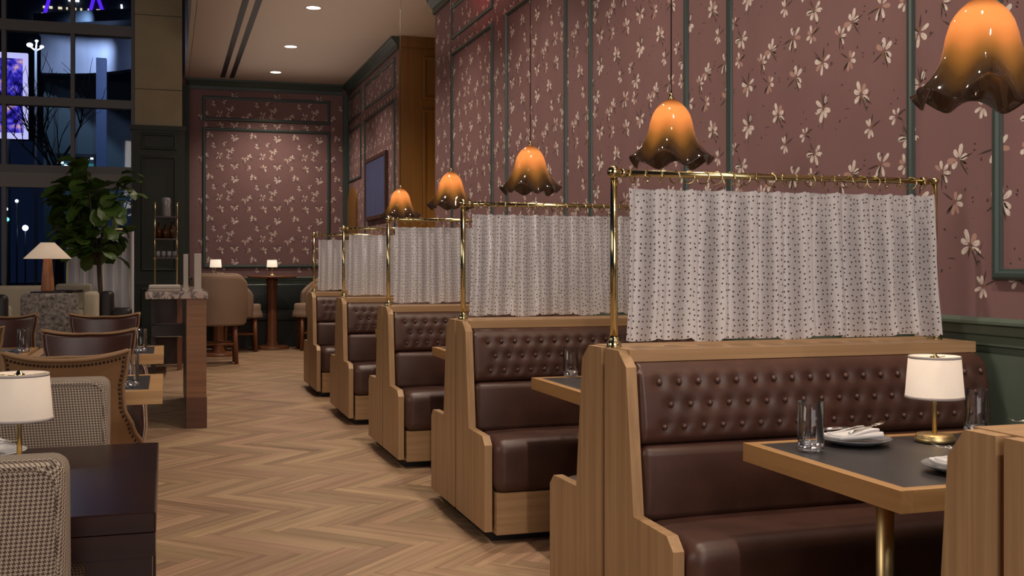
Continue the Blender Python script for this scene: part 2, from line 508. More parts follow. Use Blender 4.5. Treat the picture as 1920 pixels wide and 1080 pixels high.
    def grid(self, fn, nu, nv, mi=0, smooth=True, uvfn=None, flip=False):
        v = [fn(i / nu, j / nv) for j in range(nv + 1) for i in range(nu + 1)]
        f = []; uvs = []
        W = nu + 1
        for j in range(nv):
            for i in range(nu):
                q = (j * W + i, j * W + i + 1, (j + 1) * W + i + 1, (j + 1) * W + i)
                if flip:
                    q = q[::-1]
                f.append(q)
                if uvfn:
                    uvs.append([uvfn((k % W) / nu, (k // W) / nv) for k in q])
        self.add(v, f, mi, smooth, uvs if uvfn else None)
    def mesh(self, name, mats, weld=True):
        me = bpy.data.meshes.new(name)
        me.from_pydata(self.v, [], self.f)
        me.polygons.foreach_set('material_index', self.mi)
        me.polygons.foreach_set('use_smooth', self.sm)
        if any(u is not None for u in self.uv):
            l = me.uv_layers.new(name='UVMap')
            flat = []
            for f, u in zip(self.f, self.uv):
                for k in range(len(f)):
                    flat += list(u[k]) if u else [0.0, 0.0]
            l.data.foreach_set('uv', flat)
        for m in (mats if isinstance(mats, (list, tuple)) else [mats]):
            me.materials.append(m)
        me.validate(); me.update()
        bm = bmesh.new(); bm.from_mesh(me)
        if weld:
            bmesh.ops.remove_doubles(bm, verts=bm.verts, dist=1e-5)
        bmesh.ops.recalc_face_normals(bm, faces=bm.faces)
        bm.to_mesh(me); bm.free()
        return me

def obj(name, src, mats=None, parent=None, loc=None, rot=None, weld=True, **props):
    me = src.mesh(name, mats, weld) if isinstance(src, MB) else src
    o = bpy.data.objects.new(name, me)
    COL.objects.link(o)
    if parent is not None:
        o.parent = parent
    if loc is not None:
        o.location = loc
    if rot is not None:
        o.rotation_euler = rot
    for k, v in props.items():
        o[k] = v
    return o

def thing(name, label, cat, loc=(0, 0, 0), rz=0.0, group=None):
    o = bpy.data.objects.new(name, None)
    o.empty_display_size = 0.1
    COL.objects.link(o)
    o.location = loc; o.rotation_euler = (0, 0, rz)
    o['label'] = label; o['category'] = cat
    if group:
        o['group'] = group
    return o

def tag(o, label, cat, group=None):
    o['label'] = label; o['category'] = cat
    if group:
        o['group'] = group
    return o

def copy_tree(o, parent=None, skip=()):
    c = o.copy(); COL.objects.link(c)
    if parent is not None:
        c.parent = parent
    for ch in list(o.children):
        if ch.name.split('.')[0] in skip:
            continue
        copy_tree(ch, c, skip)
    return c

def place(o, label, loc=None, rz=None):
    o['label'] = label
    if loc is not None:
        o.location = loc
    if rz is not None:
        o.rotation_euler = (0, 0, rz)
    return o

def struct(name, mb, mats, parent=None, weld=True):
    o = obj(name, mb, mats, parent, weld=weld)
    if parent is None:
        o['kind'] = 'structure'
    return o

# ================================================================== SETTING
XW, YB, ZC = 2.85, 17.95, 4.22
YJ = 11.85        # far end of the near wall
YP = 13.83        # wooden face of the recess

# floor: dark sub-floor and herringbone planks
b = MB(); b.box(-9, 4.6, -4, 18.2, -0.08, -0.012)
floor = struct('floor', b, M['floor_dark'])
PL, PWD = 0.63, 0.09
def plank_mesh():
    m = MB()
    h = 0.0012; e = 0.0016
    x, y = PL / 2 - 0.0006, PWD / 2 - 0.0006
    v = [(-x, -y, -0.0118), (x, -y, -0.0118), (x, y, -0.0118), (-x, y, -0.0118),
         (-x, -y, -h), (x, -y, -h), (x, y, -h), (-x, y, -h),
         (-x + e, -y + e, 0), (x - e, -y + e, 0), (x - e, y - e, 0), (-x + e, y - e, 0)]
    f = [(0, 3, 2, 1), (0, 1, 5, 4), (1, 2, 6, 5), (2, 3, 7, 6), (3, 0, 4, 7), (4, 5, 9, 8), (5, 6, 10, 9), (6, 7, 11, 10), (7, 4, 8, 11), (8, 9, 10, 11)]
    return v, f
pv, pf = plank_mesh()
pm = MB(); pm.add(pv, pf, 0, False, [[(pv[i][0], pv[i][1]) for i in q] for q in pf])
plank_me = pm.mesh('plank', M['plank'], weld=False)
planks = []
s2 = math.sqrt(2)
for m_ in range(-40, 41):
    for k in range(-260, 261):
        for typ in (0, 1):
            if typ == 0:
                ca, cb = k * PWD + PL / 2, k * PWD + PWD / 2
            else:
                ca, cb = k * PWD + PL + PWD / 2, k * PWD + PWD - PL / 2
            ca += m_ * PL; cb -= m_ * PL
            x = (ca + cb) / s2; y = (-ca + cb) / s2
            if not (-2.6 < x < 4.5 and 0.5 < y < 18.0):
                continue
            lim = 1.95 if y < 11.9 else 4.3
            if x > lim:
                continue
            planks.append((x, y, -PI / 4 if typ == 0 else PI / 4))
def in_view(p):
    return 4.2 < p[1] < 9.5 and -0.35 < p[0] < 1.5
near = sorted([p for p in planks if in_view(p)], key=lambda p: p[1])[:300]
ns = set(near)
for p in near:
    obj('plank', plank_me, None, floor, loc=(p[0], p[1], 0), rot=(0, 0, p[2]))
sb = MB()
for p in planks:
    if p in ns:
        continue
    c_, s_ = math.cos(p[2]), math.sin(p[2])
    v = [(p[0] + a[0] * c_ - a[1] * s_, p[1] + a[0] * s_ + a[1] * c_, a[2]) for a in pv]
    sb.add(v, pf, 0, False, [[(pv[i][0], pv[i][1]) for i in q] for q in pf])
o = obj('far_planks', sb, M['plank'], floor, weld=False); o['kind'] = 'stuff'

# ceiling over the dining side with two slot diffusers, and the bulkhead up to the lobby
b = MB(); b.box(0.33, 4.6, -4, 18.2, ZC, ZC + 0.08)
ceiling = struct('ceiling', b, M['ceiling'])
for x in (0.84, 0.98):
    b = MB()
    b.box(x - 0.035, x + 0.035, 4.0, 17.7, ZC - 0.004, ZC - 0.0005, 0)
    obj('slot_diffuser', b, M['black'], ceiling)
b = MB(); b.box(0.27, 0.325, -4, 18.2, ZC - 0.0, 6.5)
struct('bulkhead', b, M['white_trim'])['kind'] = 'structure'

# ---------------- wallpaper print, drawn into the wall mesh itself
TILE_W, TILE_H = 0.67, 0.66
FLW = [(.19, .58, 1, 20), (.42, .55, .8, 200), (.45, .72, 1, 320), (.75, .48, .8, 75), (.89, .54, 1, 150), (.56, .02, 1.1, 250),
       (.98, .05, 1, 110), (.22, .29, 1.1, 60), (.55, .34, 1, 290), (.86, .30, .8, 10), (.34, .86, .7, 180), (.08, .82, .75, 220)]
def petal(mb, put, cx, cy, ang, l, wd, r0, mi):
    n = 8
    pts = []
    for i in range(n):
        t = 2 * PI * i / n
        a = math.cos(t) * l / 2; q = math.sin(t) * wd / 2 * (1.0 + 0.35 * math.cos(t))
        px = r0 + l / 2 + a
        pts.append(put(cx + px * math.cos(ang) - q * math.sin(ang), cy + px * math.sin(ang) + q * math.cos(ang), 0))
    mb.add(pts, [tuple(range(n))], mi)
def stroke(mb, put, x0, y0, ang, l, wd, mi):
    pts = []
    for t, q in ((0, -.3), (.5, -.5), (1, 0), (.5, .5), (0, .3)):
        pts.append(put(x0 + l * t * math.cos(ang) - q * wd * math.sin(ang), y0 + l * t * math.sin(ang) + q * wd * math.cos(ang), 1))
    mb.add(pts, [tuple(range(5))], mi)
def print_paper(mb, put, u0, u1, v0, v1):
    tr = random.Random(3)
    tmpl = []
    for fx, fy, sc, ang in FLW:
        items = []
        a0 = R(ang)
        npet = tr.choice((4, 5, 5, 6))
        for i in range(npet):
            a = a0 + (i - npet / 2) * R(tr.uniform(46, 62)) + tr.uniform(-.15, .15)
            items.append(('p', a, tr.uniform(.038, .058) * sc, tr.uniform(.018, .026) * sc, tr.uniform(.006, .012), 1 if tr.random() < .82 else 2))
        items.append(('p', a0 + PI * .95, .022 * sc, .010 * sc, .004, 4))
        for i in range(tr.choice((2, 3, 4))):
            items.append(('s', a0 + PI + tr.uniform(-.9, .9), tr.uniform(.04, .085) * sc, tr.uniform(.005, .010), tr.uniform(.005, .025), 3))
        tmpl.append((fx * TILE_W, fy * TILE_H, items))
    specks = [(tr.uniform(0, TILE_W), tr.uniform(0, TILE_H), tr.uniform(0, 6), tr.uniform(.008, .016), 3 if tr.random() < .65 else 5) for _ in range(64)]
    twigs = [(tr.uniform(0, TILE_W), tr.uniform(0, TILE_H), tr.uniform(0, 6), tr.uniform(.03, .07)) for _ in range(9)]
    i0, i1 = math.floor(u0 / TILE_W) - 1, math.ceil(u1 / TILE_W) + 1
    j0, j1 = math.floor(v0 / TILE_H) - 1, math.ceil(v1 / TILE_H) + 1
    for i in range(i0, i1):
        for j in range(j0, j1):
            ox, oy = i * TILE_W, j * TILE_H
            for fx, fy, items in tmpl:
                cx, cy = ox + fx, oy + fy
                if not (u0 + .075 < cx < u1 - .075 and v0 + .075 < cy < v1 - .075):
                    continue
                for it in items:
                    if it[0] == 's':
                        stroke(mb, put, cx + it[4] * math.cos(it[1]), cy + it[4] * math.sin(it[1]), it[1], it[2], it[3], it[5])
                for it in items:
                    if it[0] == 'p':
                        petal(mb, put, cx, cy, it[1], it[2], it[3], it[4], it[5])
                        if it[5] == 1:
                            stroke(mb, put, cx + (it[4] + it[2] * .1) * math.cos(it[1]), cy + (it[4] + it[2] * .1) * math.sin(it[1]), it[1], it[2] * .45, .0035, 2)
            for sx, sy, a, l, mi in specks:
                cx, cy = ox + sx, oy + sy
                if u0 + .02 < cx < u1 - .02 and v0 + .02 < cy < v1 - .02:
                    stroke(mb, put, cx, cy, a, l, l * .55, mi)
            for sx, sy, a, l in twigs:
                cx, cy = ox + sx, oy + sy
                if u0 + .08 < cx < u1 - .08 and v0 + .08 < cy < v1 - .08:
                    stroke(mb, put, cx, cy, a, l, .0028, 3)
PAPER = [M['mauve'], M['petal'], M['petal_pink'], M['stem'], M['centre'], M['bluegrey']]

def frame_bars(put, u0, u1, v0, v1, wd=0.042, d=0.022):
    """mitred raised moulding around a wall panel; put(u, v, h) -> point h in front of the wall"""
    mb = MB()
    sec = [(0, 0.001), (0.004, d * .75), (wd * .3, d), (wd * .62, d), (wd * .8, d * .55), (wd - .003, d * .5), (wd, 0.001)]
    corners = [(u0, v0, 1, 1), (u1, v0, -1, 1), (u1, v1, -1, -1), (u0, v1, 1, -1)]
    rings = [[put(cu + su * t, cv + sv * t, h) for t, h in sec] for cu, cv, su, sv in corners]
    n = len(sec)
    v = [p for r in rings for p in r]
    f = []
    for i in range(4):
        j = (i + 1) % 4
        f += [(i * n + k, j * n + k, j * n + k + 1, i * n + k + 1) for k in range(n - 1)]
    mb.add(v, f, 0)
    return mb

def putR(u, v, h):   # right wall: u = -y
    return (XW - (0.0004 + 0.0003 * h if h in (0, 1) else h), -u, v)
def putB(u, v, h):   # back wall: u = x
    return (u, YB - (0.0004 + 0.0003 * h if h in (0, 1) else h), v)

def rail_profile(mb, put, u0, u1, z0, prof, mi=0):
    v = [put(u, z0 + z, h) for u in (u0, u1) for h, z in prof]
    n = len(prof)
    mb.add(v, [(k, k + 1, n + k + 1, n + k) for k in range(n - 1)] + [tuple(range(n)), tuple(range(n, 2 * n))], mi)
CHAIR = [(0.0005, 0), (0.018, 0), (0.020, -.0), (0.045, .0), (0.05, -.012), (0.05, -.022), (0.036, -.030), (0.032, -.060), (0.024, -.066), (0.022, -.10), (0.014, -.106), (0.012, -.125), (0.0005, -.125)]
CROWN = [(0.0005, 0), (0.10, 0), (0.10, -.03), (0.085, -.045), (0.06, -.075), (0.04, -.10), (0.03, -.105), (0.03, -.16), (0.0005, -.16)]
BASEB = [(0.0005, .16), (0.014, .16), (0.02, .14), (0.02, 0.001), (0.0005, 0.001)]
WAIN = [(0.0005, .97), (0.010, .97), (0.010, .155), (0.0005, .155)]

# right wall (near part)
b = MB(); b.box(XW, XW + 0.25, -2, YJ, -0.01, ZC)
print_paper(b, putR, -YJ, -1.0, 1.09, 4.06)
wall_r = struct('wall_right', b, PAPER, weld=False)
for yf in (11.09, 9.165, 7.18, 5.195, 3.237):
    obj('panel_moulding', frame_bars(putR, -yf, -(yf - 1.52), 1.225, 3.50), M['moulding'], wall_r)
    obj('panel_moulding', frame_bars(putR, -yf, -(yf - 1.52), 3.63, 3.98), M['moulding'], wall_r)
b = MB(); rail_profile(b, putR, -YJ, 2, 1.09, CHAIR); obj('chair_rail', b, M['green'], wall_r)
b = MB(); rail_profile(b, putR, -YJ, 2, ZC, CROWN); obj('crown_moulding', b, M['moulding'], wall_r)
b = MB(); rail_profile(b, putR, -YJ, 2, 0, WAIN); obj('wainscot', b, M['green'], wall_r)
b = MB(); rail_profile(b, putR, -YJ, 2, 0, BASEB); obj('baseboard', b, M['green'], wall_r)

# right wall (far part, past the recess)
b = MB(); b.box(XW, XW + 0.25, YP + 0.03, YB + 0.2, -0.01, ZC)
print_paper(b, putR, -YB, -YP, 1.09, 4.06)
wall_rf = struct('wall_right_far', b, PAPER, weld=False)
for y0, y1, z0, z1 in ((16.33, 14.05, 3.60, 3.99), (16.33, 14.05, 1.225, 3.46), (17.84, 16.66, 3.60, 3.99), (17.84, 16.66, 2.62, 3.46)):
    obj('panel_moulding', frame_bars(putR, -y0, -y1, z0, z1), M['moulding'], wall_rf)
b = MB(); rail_profile(b, putR, -YB, -YP, ZC, CROWN); obj('crown_moulding', b, M['moulding'], wall_rf)
b = MB(); rail_profile(b, putR, -YB, -YP, 1.09, CHAIR); obj('chair_rail', b, M['green'], wall_rf)
b = MB(); rail_profile(b, putR, -YB, -YP, 0, WAIN); obj('wainscot', b, M['green'], wall_rf)
# arched wooden niche panel on it
b = MB()
arch = [(-17.88, 1.1), (-17.02, 1.1), (-17.02, 2.25)] + [(-17.45 + .43 * math.cos(t), 2.25 + .27 * math.sin(t)) for t in [PI * i / 10 for i in range(1, 10)]] + [(-17.88, 2.25)]
b.prism([(-u, z) for u, z in arch], 'x', XW - 0.03, XW - 0.001)
obj('arched_panel', b, M['amber_wood'], wall_rf)

# recess: wooden panelled face and side
b = MB()
b.box(XW, 4.4, YP, YP + 0.03, 0, ZC)
rec = struct('wall_recess', b, M['amber_wood'])
b = MB(); b.box(4.4, 4.45, YJ - 0.5, YP + 0.03, 0, ZC); b.box(XW + 0.25, 4.45, YJ - 0.55, YJ - 0.5, 0, ZC)
struct('wall_recess_side', b, M['amber_wood'])
def putP(u, v, h):
    return (u, YP - h, v)
for z0, z1 in ((0.3, 3.3), (3.42, 3.98)):
    obj('panel_moulding', frame_bars(putP, 3.16, 4.3, z0, z1, 0.05, 0.02), M['amber_wood'], rec)
b = MB(); b.box(XW, 4.4, YP - 0.05, YP, ZC - 0.14, ZC - 0.001); obj('recess_cornice', b, M['amber_wood'], rec)

# back wall
b = MB(); b.box(0.06, XW + 0.25, YB, YB + 0.25, -0.01, 6.5)
print_paper(b, putB, 0.34, XW, 1.09, 4.06)
wall_b = struct('wall_back', b, PAPER, weld=False)
for z0, z1 in ((3.57, 3.96), (1.235, 3.46)):
    obj('panel_moulding', frame_bars(putB, 0.545, 2.555, z0, z1, 0.05), M['moulding'], wall_b)
b = MB(); rail_profile(b, putB, 0.30, XW - 0.1, ZC, CROWN); obj('crown_moulding', b, M['moulding'], wall_b)
b = MB(); rail_profile(b, putB, 0.30, XW - 0.05, 1.09, CHAIR); obj('chair_rail', b, M['green'], wall_b)
b = MB(); rail_profile(b, putB, 0.30, XW - 0.05, 0, WAIN); obj('wainscot', b, M['green'], wall_b)
b = MB(); b.box(XW - 0.09, XW - 0.01, YB - 0.08, YB - 0.001, 1.0, 4.06); obj('corner_post', b, M['moulding'], wall_b)
b = MB(); b.box(0.20, 0.345, YB - 0.10, YB - 0.001, 0, 4.1); obj('end_post', b, M['darkgreen'], wall_b)

# stone column with a green panelled base
CY = 15.2
b = MB(); b.box(-0.395, 0.20, CY, CY + 0.6, 0, 6.5)
colm = struct('column', b, M['stone'])
for z in (3.6, 4.58, 5.56):
    b = MB()
    b.box(-0.397, 0.202, CY - 0.002, CY + 0.3, z - 0.004, z + 0.004); obj('stone_joint', b, M['joint'], colm)
b = MB(); b.box(-0.43, 0.235, CY - 0.04, CY + 0.64, 0.0, 3.08); b.box(-0.45, 0.25, CY - 0.06, CY + 0.66, 3.06, 3.12)
b.box(-0.44, 0.245, CY - 0.05, CY + 0.64, 1.02, 1.08)
obj('column_casing', b, M['darkgreen'], colm)
def putC(u, v, h):
    return (u, CY - 0.04 - h, v)
for z0, z1 in ((0.2, 0.98), (1.2, 2.72), (2.8, 3.02)):
    obj('panel_moulding', frame_bars(putC, -0.32, 0.13, z0, z1, 0.04, 0.02), M['darkgreen'], colm)

# window wall
WY = 15.35
win = bpy.data.objects.new('window_1', None); COL.objects.link(win); win['kind'] = 'structure'
for x in (-5.2, -4.43, -3.61, -2.80, -1.985, -1.165, -0.42):
    b = MB(); b.box(x - 0.025, x + 0.025, WY - 0.06, WY + 0.06, 0, 6.5); obj('mullion', b, M['frame'], win)
for z0, z1, k in ((5.25, 5.40, 'frame'), (4.29, 4.43, 'frame'), (3.34, 3.45, 'frame'), (2.47, 2.57, 'frame'), (2.28, 2.47, 'transom'), (0, 0.10, 'frame')):
    b = MB(); b.box(-6.0, -0.395, WY - 0.075, WY + 0.075, z0, z1); obj('transom', b, M[k], win)
xs = [-6.0, -5.2, -4.43, -3.61, -2.80, -1.985, -1.165, -0.42]
zs = [(0.10, 2.28), (2.57, 3.34), (3.45, 4.29), (4.43, 5.25), (5.40, 6.5)]
for i in range(len(xs) - 1):
    for z0, z1 in zs:
        b = MB(); b.box(xs[i] + 0.025, xs[i + 1] - 0.025, WY - 0.004, WY + 0.004, z0, z1)
        obj('pane', b, M['pane'], win)

# ================================================================== BOOTHS
YK = [1.55] + [3.39 + 1.953 * k for k in range(4)]
XA = 1.39
LEN = 1.41

def seat_side(root, sgn):
    """one bench side; sgn=-1 faces the camera, +1 faces away"""
    def Y(y):
        return y * (-sgn)
    def ybox(mb, x0, x1, ya, yb, z0, z1, *a, **k):
        y0, y1 = sorted((Y(ya), Y(yb)))
        mb.rbox(x0, x1, y0, y1, z0, z1, *a, **k)
    # end panel
    b = MB()
    poly = [(-.014, .055), (-.014, 1.004), (-.128, 1.004), (-.192, .955), (-.25, .494), (-.488, .490), (-.53, .452), (-.53, .055)]
    b.prism([(Y(y), z) for y, z in poly], 'x', 0.0, 0.036)
    obj('end_panel', b, M['oak_v'], root)
    # seat cushion with a soft waterfall front
    b = MB()
    def warp(p):
        t = (p.x - .05) / 1.35
        e = 1 - (2 * t - 1) ** 6
        q = Vector(p)
        if p.z > .40:
            q.z += .008 * e - .004
        return q
    ybox(b, .040, LEN - .008, -.572, -.20, .225, .478, .055, 5, warp=warp, cuts=8)
    obj('seat_cushion', b, M['leather'], root)
    b = MB()
    y0, y1 = sorted((Y(-.562), Y(-.10)))
    b.box(.048, LEN - .01, y0, y1, .045, .235); obj('kick_board', b, M['oak_h'], root)
    # lower back cushion
    b = MB()
    def warp2(p):
        t = (p.x - .04) / 1.37; u = (p.z - .47) / .245
        e = (1 - (2 * t - 1) ** 8) * (1 - (2 * u - 1) ** 2)
        return Vector((p.x, p.y + Y(-1) * .012 * max(e, 0), p.z))
    ybox(b, .038, LEN - .004, -.240, -.09, .465, .708, .03, 4, warp=warp2, cuts=8)
    obj('back_cushion', b, M['leather'], root)
    # tufted upper pad
    x0, x1, zlo, zhi = .038, LEN - .002, .705, .968
    rows = [(.905, .0), (.835, .5), (.765, .12)]
    btn = []
    for z, off in rows:
        k = 0
        while True:
            x = .112 + (off + k) * .0692
            if x > x1 - .035:
                break
            btn.append((x, z)); k += 1
    prof = [(-.10, zlo), (-.180, zlo + .001), (-.210, zlo + .006), (-.227, zlo + .024), (-.231, zlo + .055), (-.223, .82), (-.212, .88), (-.200, .925), (-.184, .950), (-.165, .964), (-.14, .968)]
    cum = [0]
    for i in range(1, len(prof)):
        cum.append(cum[-1] + math.dist(prof[i], prof[i - 1]))
    def P2(t):
        s = t * cum[-1]
        for i in range(1, len(prof)):
            if s <= cum[i] + 1e-9:
                a = (s - cum[i - 1]) / (cum[i] - cum[i - 1])
                return (prof[i - 1][0] * (1 - a) + prof[i][0] * a, prof[i - 1][1] * (1 - a) + prof[i][1] * a)
        return prof[-1]
    def dimple(x, z):
        d = 0
        for bx, bz in btn:
            r2 = (x - bx) ** 2 + (z - bz) ** 2
            if r2 < .004:
                d += .010 * math.exp(-r2 / .00040)
        return d
    def fn(u, v):
        x = x0 + (x1 - x0) * u
        y, z = P2(v)
        e = min(u * (x1 - x0), (1 - u) * (x1 - x0))
        k = 1 - max(0, 1 - e / (.008 if u < .5 else .045)) ** 2.2
        y2 = -.10 + (y + .10) * (.62 + .38 * k) if y < -.10 else y
        if z > .94:
            z -= .03 * (1 - k)
        if y < -.19:
            y2 += dimple(x, z)
        return (x, Y(y2), z)
    b = MB(); b.grid(fn, 132, 44)
    for u in (0, 1):
        n = 44
        ring = [fn(u, j / n) for j in range(n + 1)]
        b.add(ring, [tuple(range(n + 1))], 0, False)
    pad = obj('tufted_pad', b, M['leather'], root)
    return pad, btn

def build_booth():
    root = thing('booth_bench', '', 'booth bench', (XA, YK[1], 0))
    b = MB(); b.box(0.022, LEN, -.10, .10, .055, .965); obj('spine', b, M['oak_v'], root)
    b = MB(); b.box(0.030, LEN - .03, -.150, .150, .968, 1.006); obj('cap', b, M['oak_h'], root)
    b = MB(); b.box(0.05, LEN, -.48, .48, .001, .056); obj('plinth', b, M['black'], root)
    pad, btn = seat_side(root, -1)
    seat_side(root, 1)
    bm_ = MB(); bm_.sphere((0, 0, 0), .0102, 12, 8)
    bme = bm_.mesh('button', M['button'])
    for x, z in btn:
        y = -.2575 if z > .9 else (-.2635 if z > .8 else -.268)
        y = {.905: -.2005, .835: -.214, .765: -.2225}[z]
        obj('button', bme, None, pad, loc=(x, y, z))
    return root

booth = build_booth()
BL = ['double-sided oak booth bench at the lower right corner, mostly cut off by the photo edge',
      'nearest fully visible oak booth bench, tufted brown leather with the lit lamp table before it',
      'oak and brown leather booth bench, second behind the one facing the lamp table',
      'oak and brown leather booth bench, middle of the row under a matt dotted curtain',
      'small far oak booth bench, second from the back end of the row']
BL = ['double-sided oak booth bench cut off at the lower right corner of the photo',
      'nearest fully visible oak booth bench with tufted leather back behind the lit lamp table',
      'oak and leather booth bench directly behind the nearest fully visible one',
      'oak and leather booth bench in the middle of the row, third fully visible from front',
      'last but one oak and leather booth bench of the row, before the farthest']
BL.append('farthest and smallest oak and leather booth bench, at the back end of the row')
YK = [1.55] + [3.39 + 1.953 * k for k in range(5)]
booths = [None] * 6
booths[1] = place(booth, BL[1]); booth['group'] = 'oak booth benches along the papered wall'
for k in (0, 2, 3, 4, 5):
    booths[k] = place(copy_tree(booth, skip=('button',) if k == 0 else ()), BL[k], (XA, YK[k], 0))
# the corner unit is a slimmer end bench standing slightly into the aisle
booths[0].location = (1.275, 1.437, 0); booths[0].scale = (1, .64, 1)

# brass rails, curtains and rings
def build_rail():
    root = thing('curtain_rail', '', 'curtain rail', (XA + .04, YK[1], 1.006), group='brass curtain rails on the booth caps')
    for x in (0.0, 1.285):
        b = MB(); b.cyl((x, 0, 0.0), (x, 0, .582), .0130 if x < 1 else .0095, n=18); obj('post', b, M['brass'], root)
        b = MB(); b.lathe([(.0135, .034), (.017, .030), (.017, .022), (.0225, .016), (.0245, .010), (.0245, .004), (.028, .002), (.028, 0), (.001, 0)], 20, (x, 0, 0)); obj('foot_flange', b, M['brass'], root)
        b = MB(); b.sphere((x, 0, .585), .0235 if x < 1 else .0155, 18, 12); obj('ball_finial', b, M['brass'], root)
    b = MB(); b.cyl((0, 0, .583), (1.285, 0, .583), .0115, n=16)
    b.cyl((.022, 0, .583), (.045, 0, .583), .0150, n=16); b.cyl((1.225, 0, .583), (1.248, 0, .583), .0150, n=16)
    obj('rod', b, M['brass'], root)
    return root
rail = build_rail()
RL = ['brass rail holding the large front dotted curtain on the nearest full booth cap',
      'brass rail holding the shiny dotted curtain, second in the row',
      'brass rail holding the matt dotted curtain, third in the row',
      'brass rail holding the shiny dotted curtain, fourth in the row',
      'brass rail of the farthest and smallest booth curtain']
for k in range(5):
    o = rail if k == 0 else copy_tree(rail)
    place(o, RL[k], (XA + .04, YK[k + 1], 1.006))
ring_mb = MB(); ring_mb.torus((0, 0, 0), .0215, .0027, 'x', 18, 6)
ring_me = ring_mb.mesh('curtain_ring', M['brass'])
CL = ['large white dotted curtain nearest the camera, hanging in deep soft pleats',
      'white dotted curtain second from the camera, partly hidden by the large front curtain',
      'white dotted curtain in the middle of the row, third from the camera',
      'white dotted curtain fourth from the camera, shiny in narrow streaks',
      'farthest and narrowest-looking white curtain of the row']
def build_curtain(k):
    cr = random.Random(20 + k)
    root = thing('curtain', CL[k], 'curtain', (XA + .04, YK[k + 1], 1.006), group='dotted curtains above the booths')
    nf = 11
    ph = [0]
    for i in range(nf):
        ph.append(ph[-1] + cr.uniform(.75, 1.25))
    tot = ph[-1]
    amp = [cr.uniform(.7, 1.25) for _ in range(nf + 1)]
    lean = [cr.uniform(-.012, .012) for _ in range(nf + 1)]
    X0, X1 = .040, 1.258
    nu, nv = nf * 16, 30
    def phase(u):
        s = u * tot
        for i in range(nf):
            if s <= ph[i + 1]:
                return i, (s - ph[i]) / (ph[i + 1] - ph[i])
        return nf - 1, 1.0
    def fn(u, v):
        i, t = phase(u)
        a = (amp[i] * (1 - t) + amp[i + 1] * t)
        z = .018 + v * .515
        w_ = 1 - v
        A = (.023 + .018 * min(1, .25 + w_ * 2.2)) * a
        c_ = math.cos(2 * PI * t)
        f_ = math.tanh(2.1 * (c_ + .42))
        y = -A * (f_ - .15) + .004 * math.sin(7 * w_ + i * 1.7) * w_
        x = X0 + (X1 - X0) * u - .006 * math.sin(2 * PI * t) * a + (lean[i] * (1 - t) + lean[i + 1] * t) * w_
        x += .050 * w_ ** 2 * (u - .30)
        z += (.006 * math.cos(2 * PI * t) + .006 * math.sin(i * 2.3)) * (1 - v) * .8
        z -= .005 * (0.5 - .5 * math.cos(4 * PI * t)) * v
        return (x, y - .004, z)
    us = [0]
    for i in range(nu):
        p, q = Vector(fn(i / nu, .5)), Vector(fn((i + 1) / nu, .5))
        us.append(us[-1] + (q - p).length)
    b = MB()
    b.grid(fn, nu, nv, uvfn=lambda u, v: (us[round(u * nu)], v * .515))
    obj('cloth', b, M['curtain_glossy' if k in (1, 3) else 'curtain'], root)
    n = 23
    for i in range(n):
        u = (i + .4) / n
        x = X0 + (X1 - X0) * (i + .5) / n
        z = .583 - .0078
        obj('curtain_ring', ring_me, None, root, loc=(x, 0, z - .001), rot=(0, 0, cr.choice((-1, 1)) * cr.uniform(.25, .95)))
        p = fn(u, 1)
    return root
for k in range(5):
    build_curtain(k)

# booth tables
def build_table():
    root = thing('booth_table', '', 'table', (1.585, 2.45, 0), group='oak-edged tables in the booths')
    W, D, zt = 1.225, .355, .768
    b = MB(); b.box(.034, W - .034, -D + .034, D - .034, zt - .03, zt - .001); obj('slate_inlay', b, M['slate'], root)
    for x0, x1, y0, y1, ax in ((0, .034, -D, D, 'y'), (W - .034, W, -D, D, 'y'), (.034, W - .034, -D, -D + .034, 'x'), (.034, W - .034, D - .034, D, 'x')):
        b = MB(); b.box(x0, x1, y0, y1, zt - .052, zt); obj('edge_band', b, M['table_oak'] if ax == 'x' else M['table_oak_y'], root)
    b = MB(); b.box(.034, W - .034, -D + .034, D - .034, zt - .05, zt - .03); obj('underboard', b, M['table_oak'], root)
    for x in (.22, 1.0):
        b = MB(); b.cyl((x, 0, .012), (x, 0, zt - .05), .0235, n=20); obj('post', b, M['brass_dull'], root)
        b = MB(); b.lathe([(.001, .014), (.10, .014), (.11, .008), (.11, 0.001)], 28, (x, 0, 0)); obj('foot_plate', b, M['brass_dull'], root)
    return root
M['table_oak_y'] = wood('table_edge_oak_cross', (0.46, 0.27, 0.11), (0.35, 0.19, 0.072), 'y', 0.9)
tab = build_table()
TL = ['oak-edged slate booth table holding the lit lamp and white plates, nearest at right',
      'oak-edged booth table behind the nearest full booth bench, only its corner showing',
      'oak-edged booth table third in the row, a small corner with a glass showing',
      'oak-edged booth table fourth in the row, almost hidden behind a bench']
TY = [(YK[i] + YK[i + 1]) / 2 for i in range(4)]
TY[0] = 2.45
for k in range(4):
    o = tab if k == 0 else copy_tree(tab)
    place(o, TL[k], (1.585, TY[k], 0))
ZT = .768

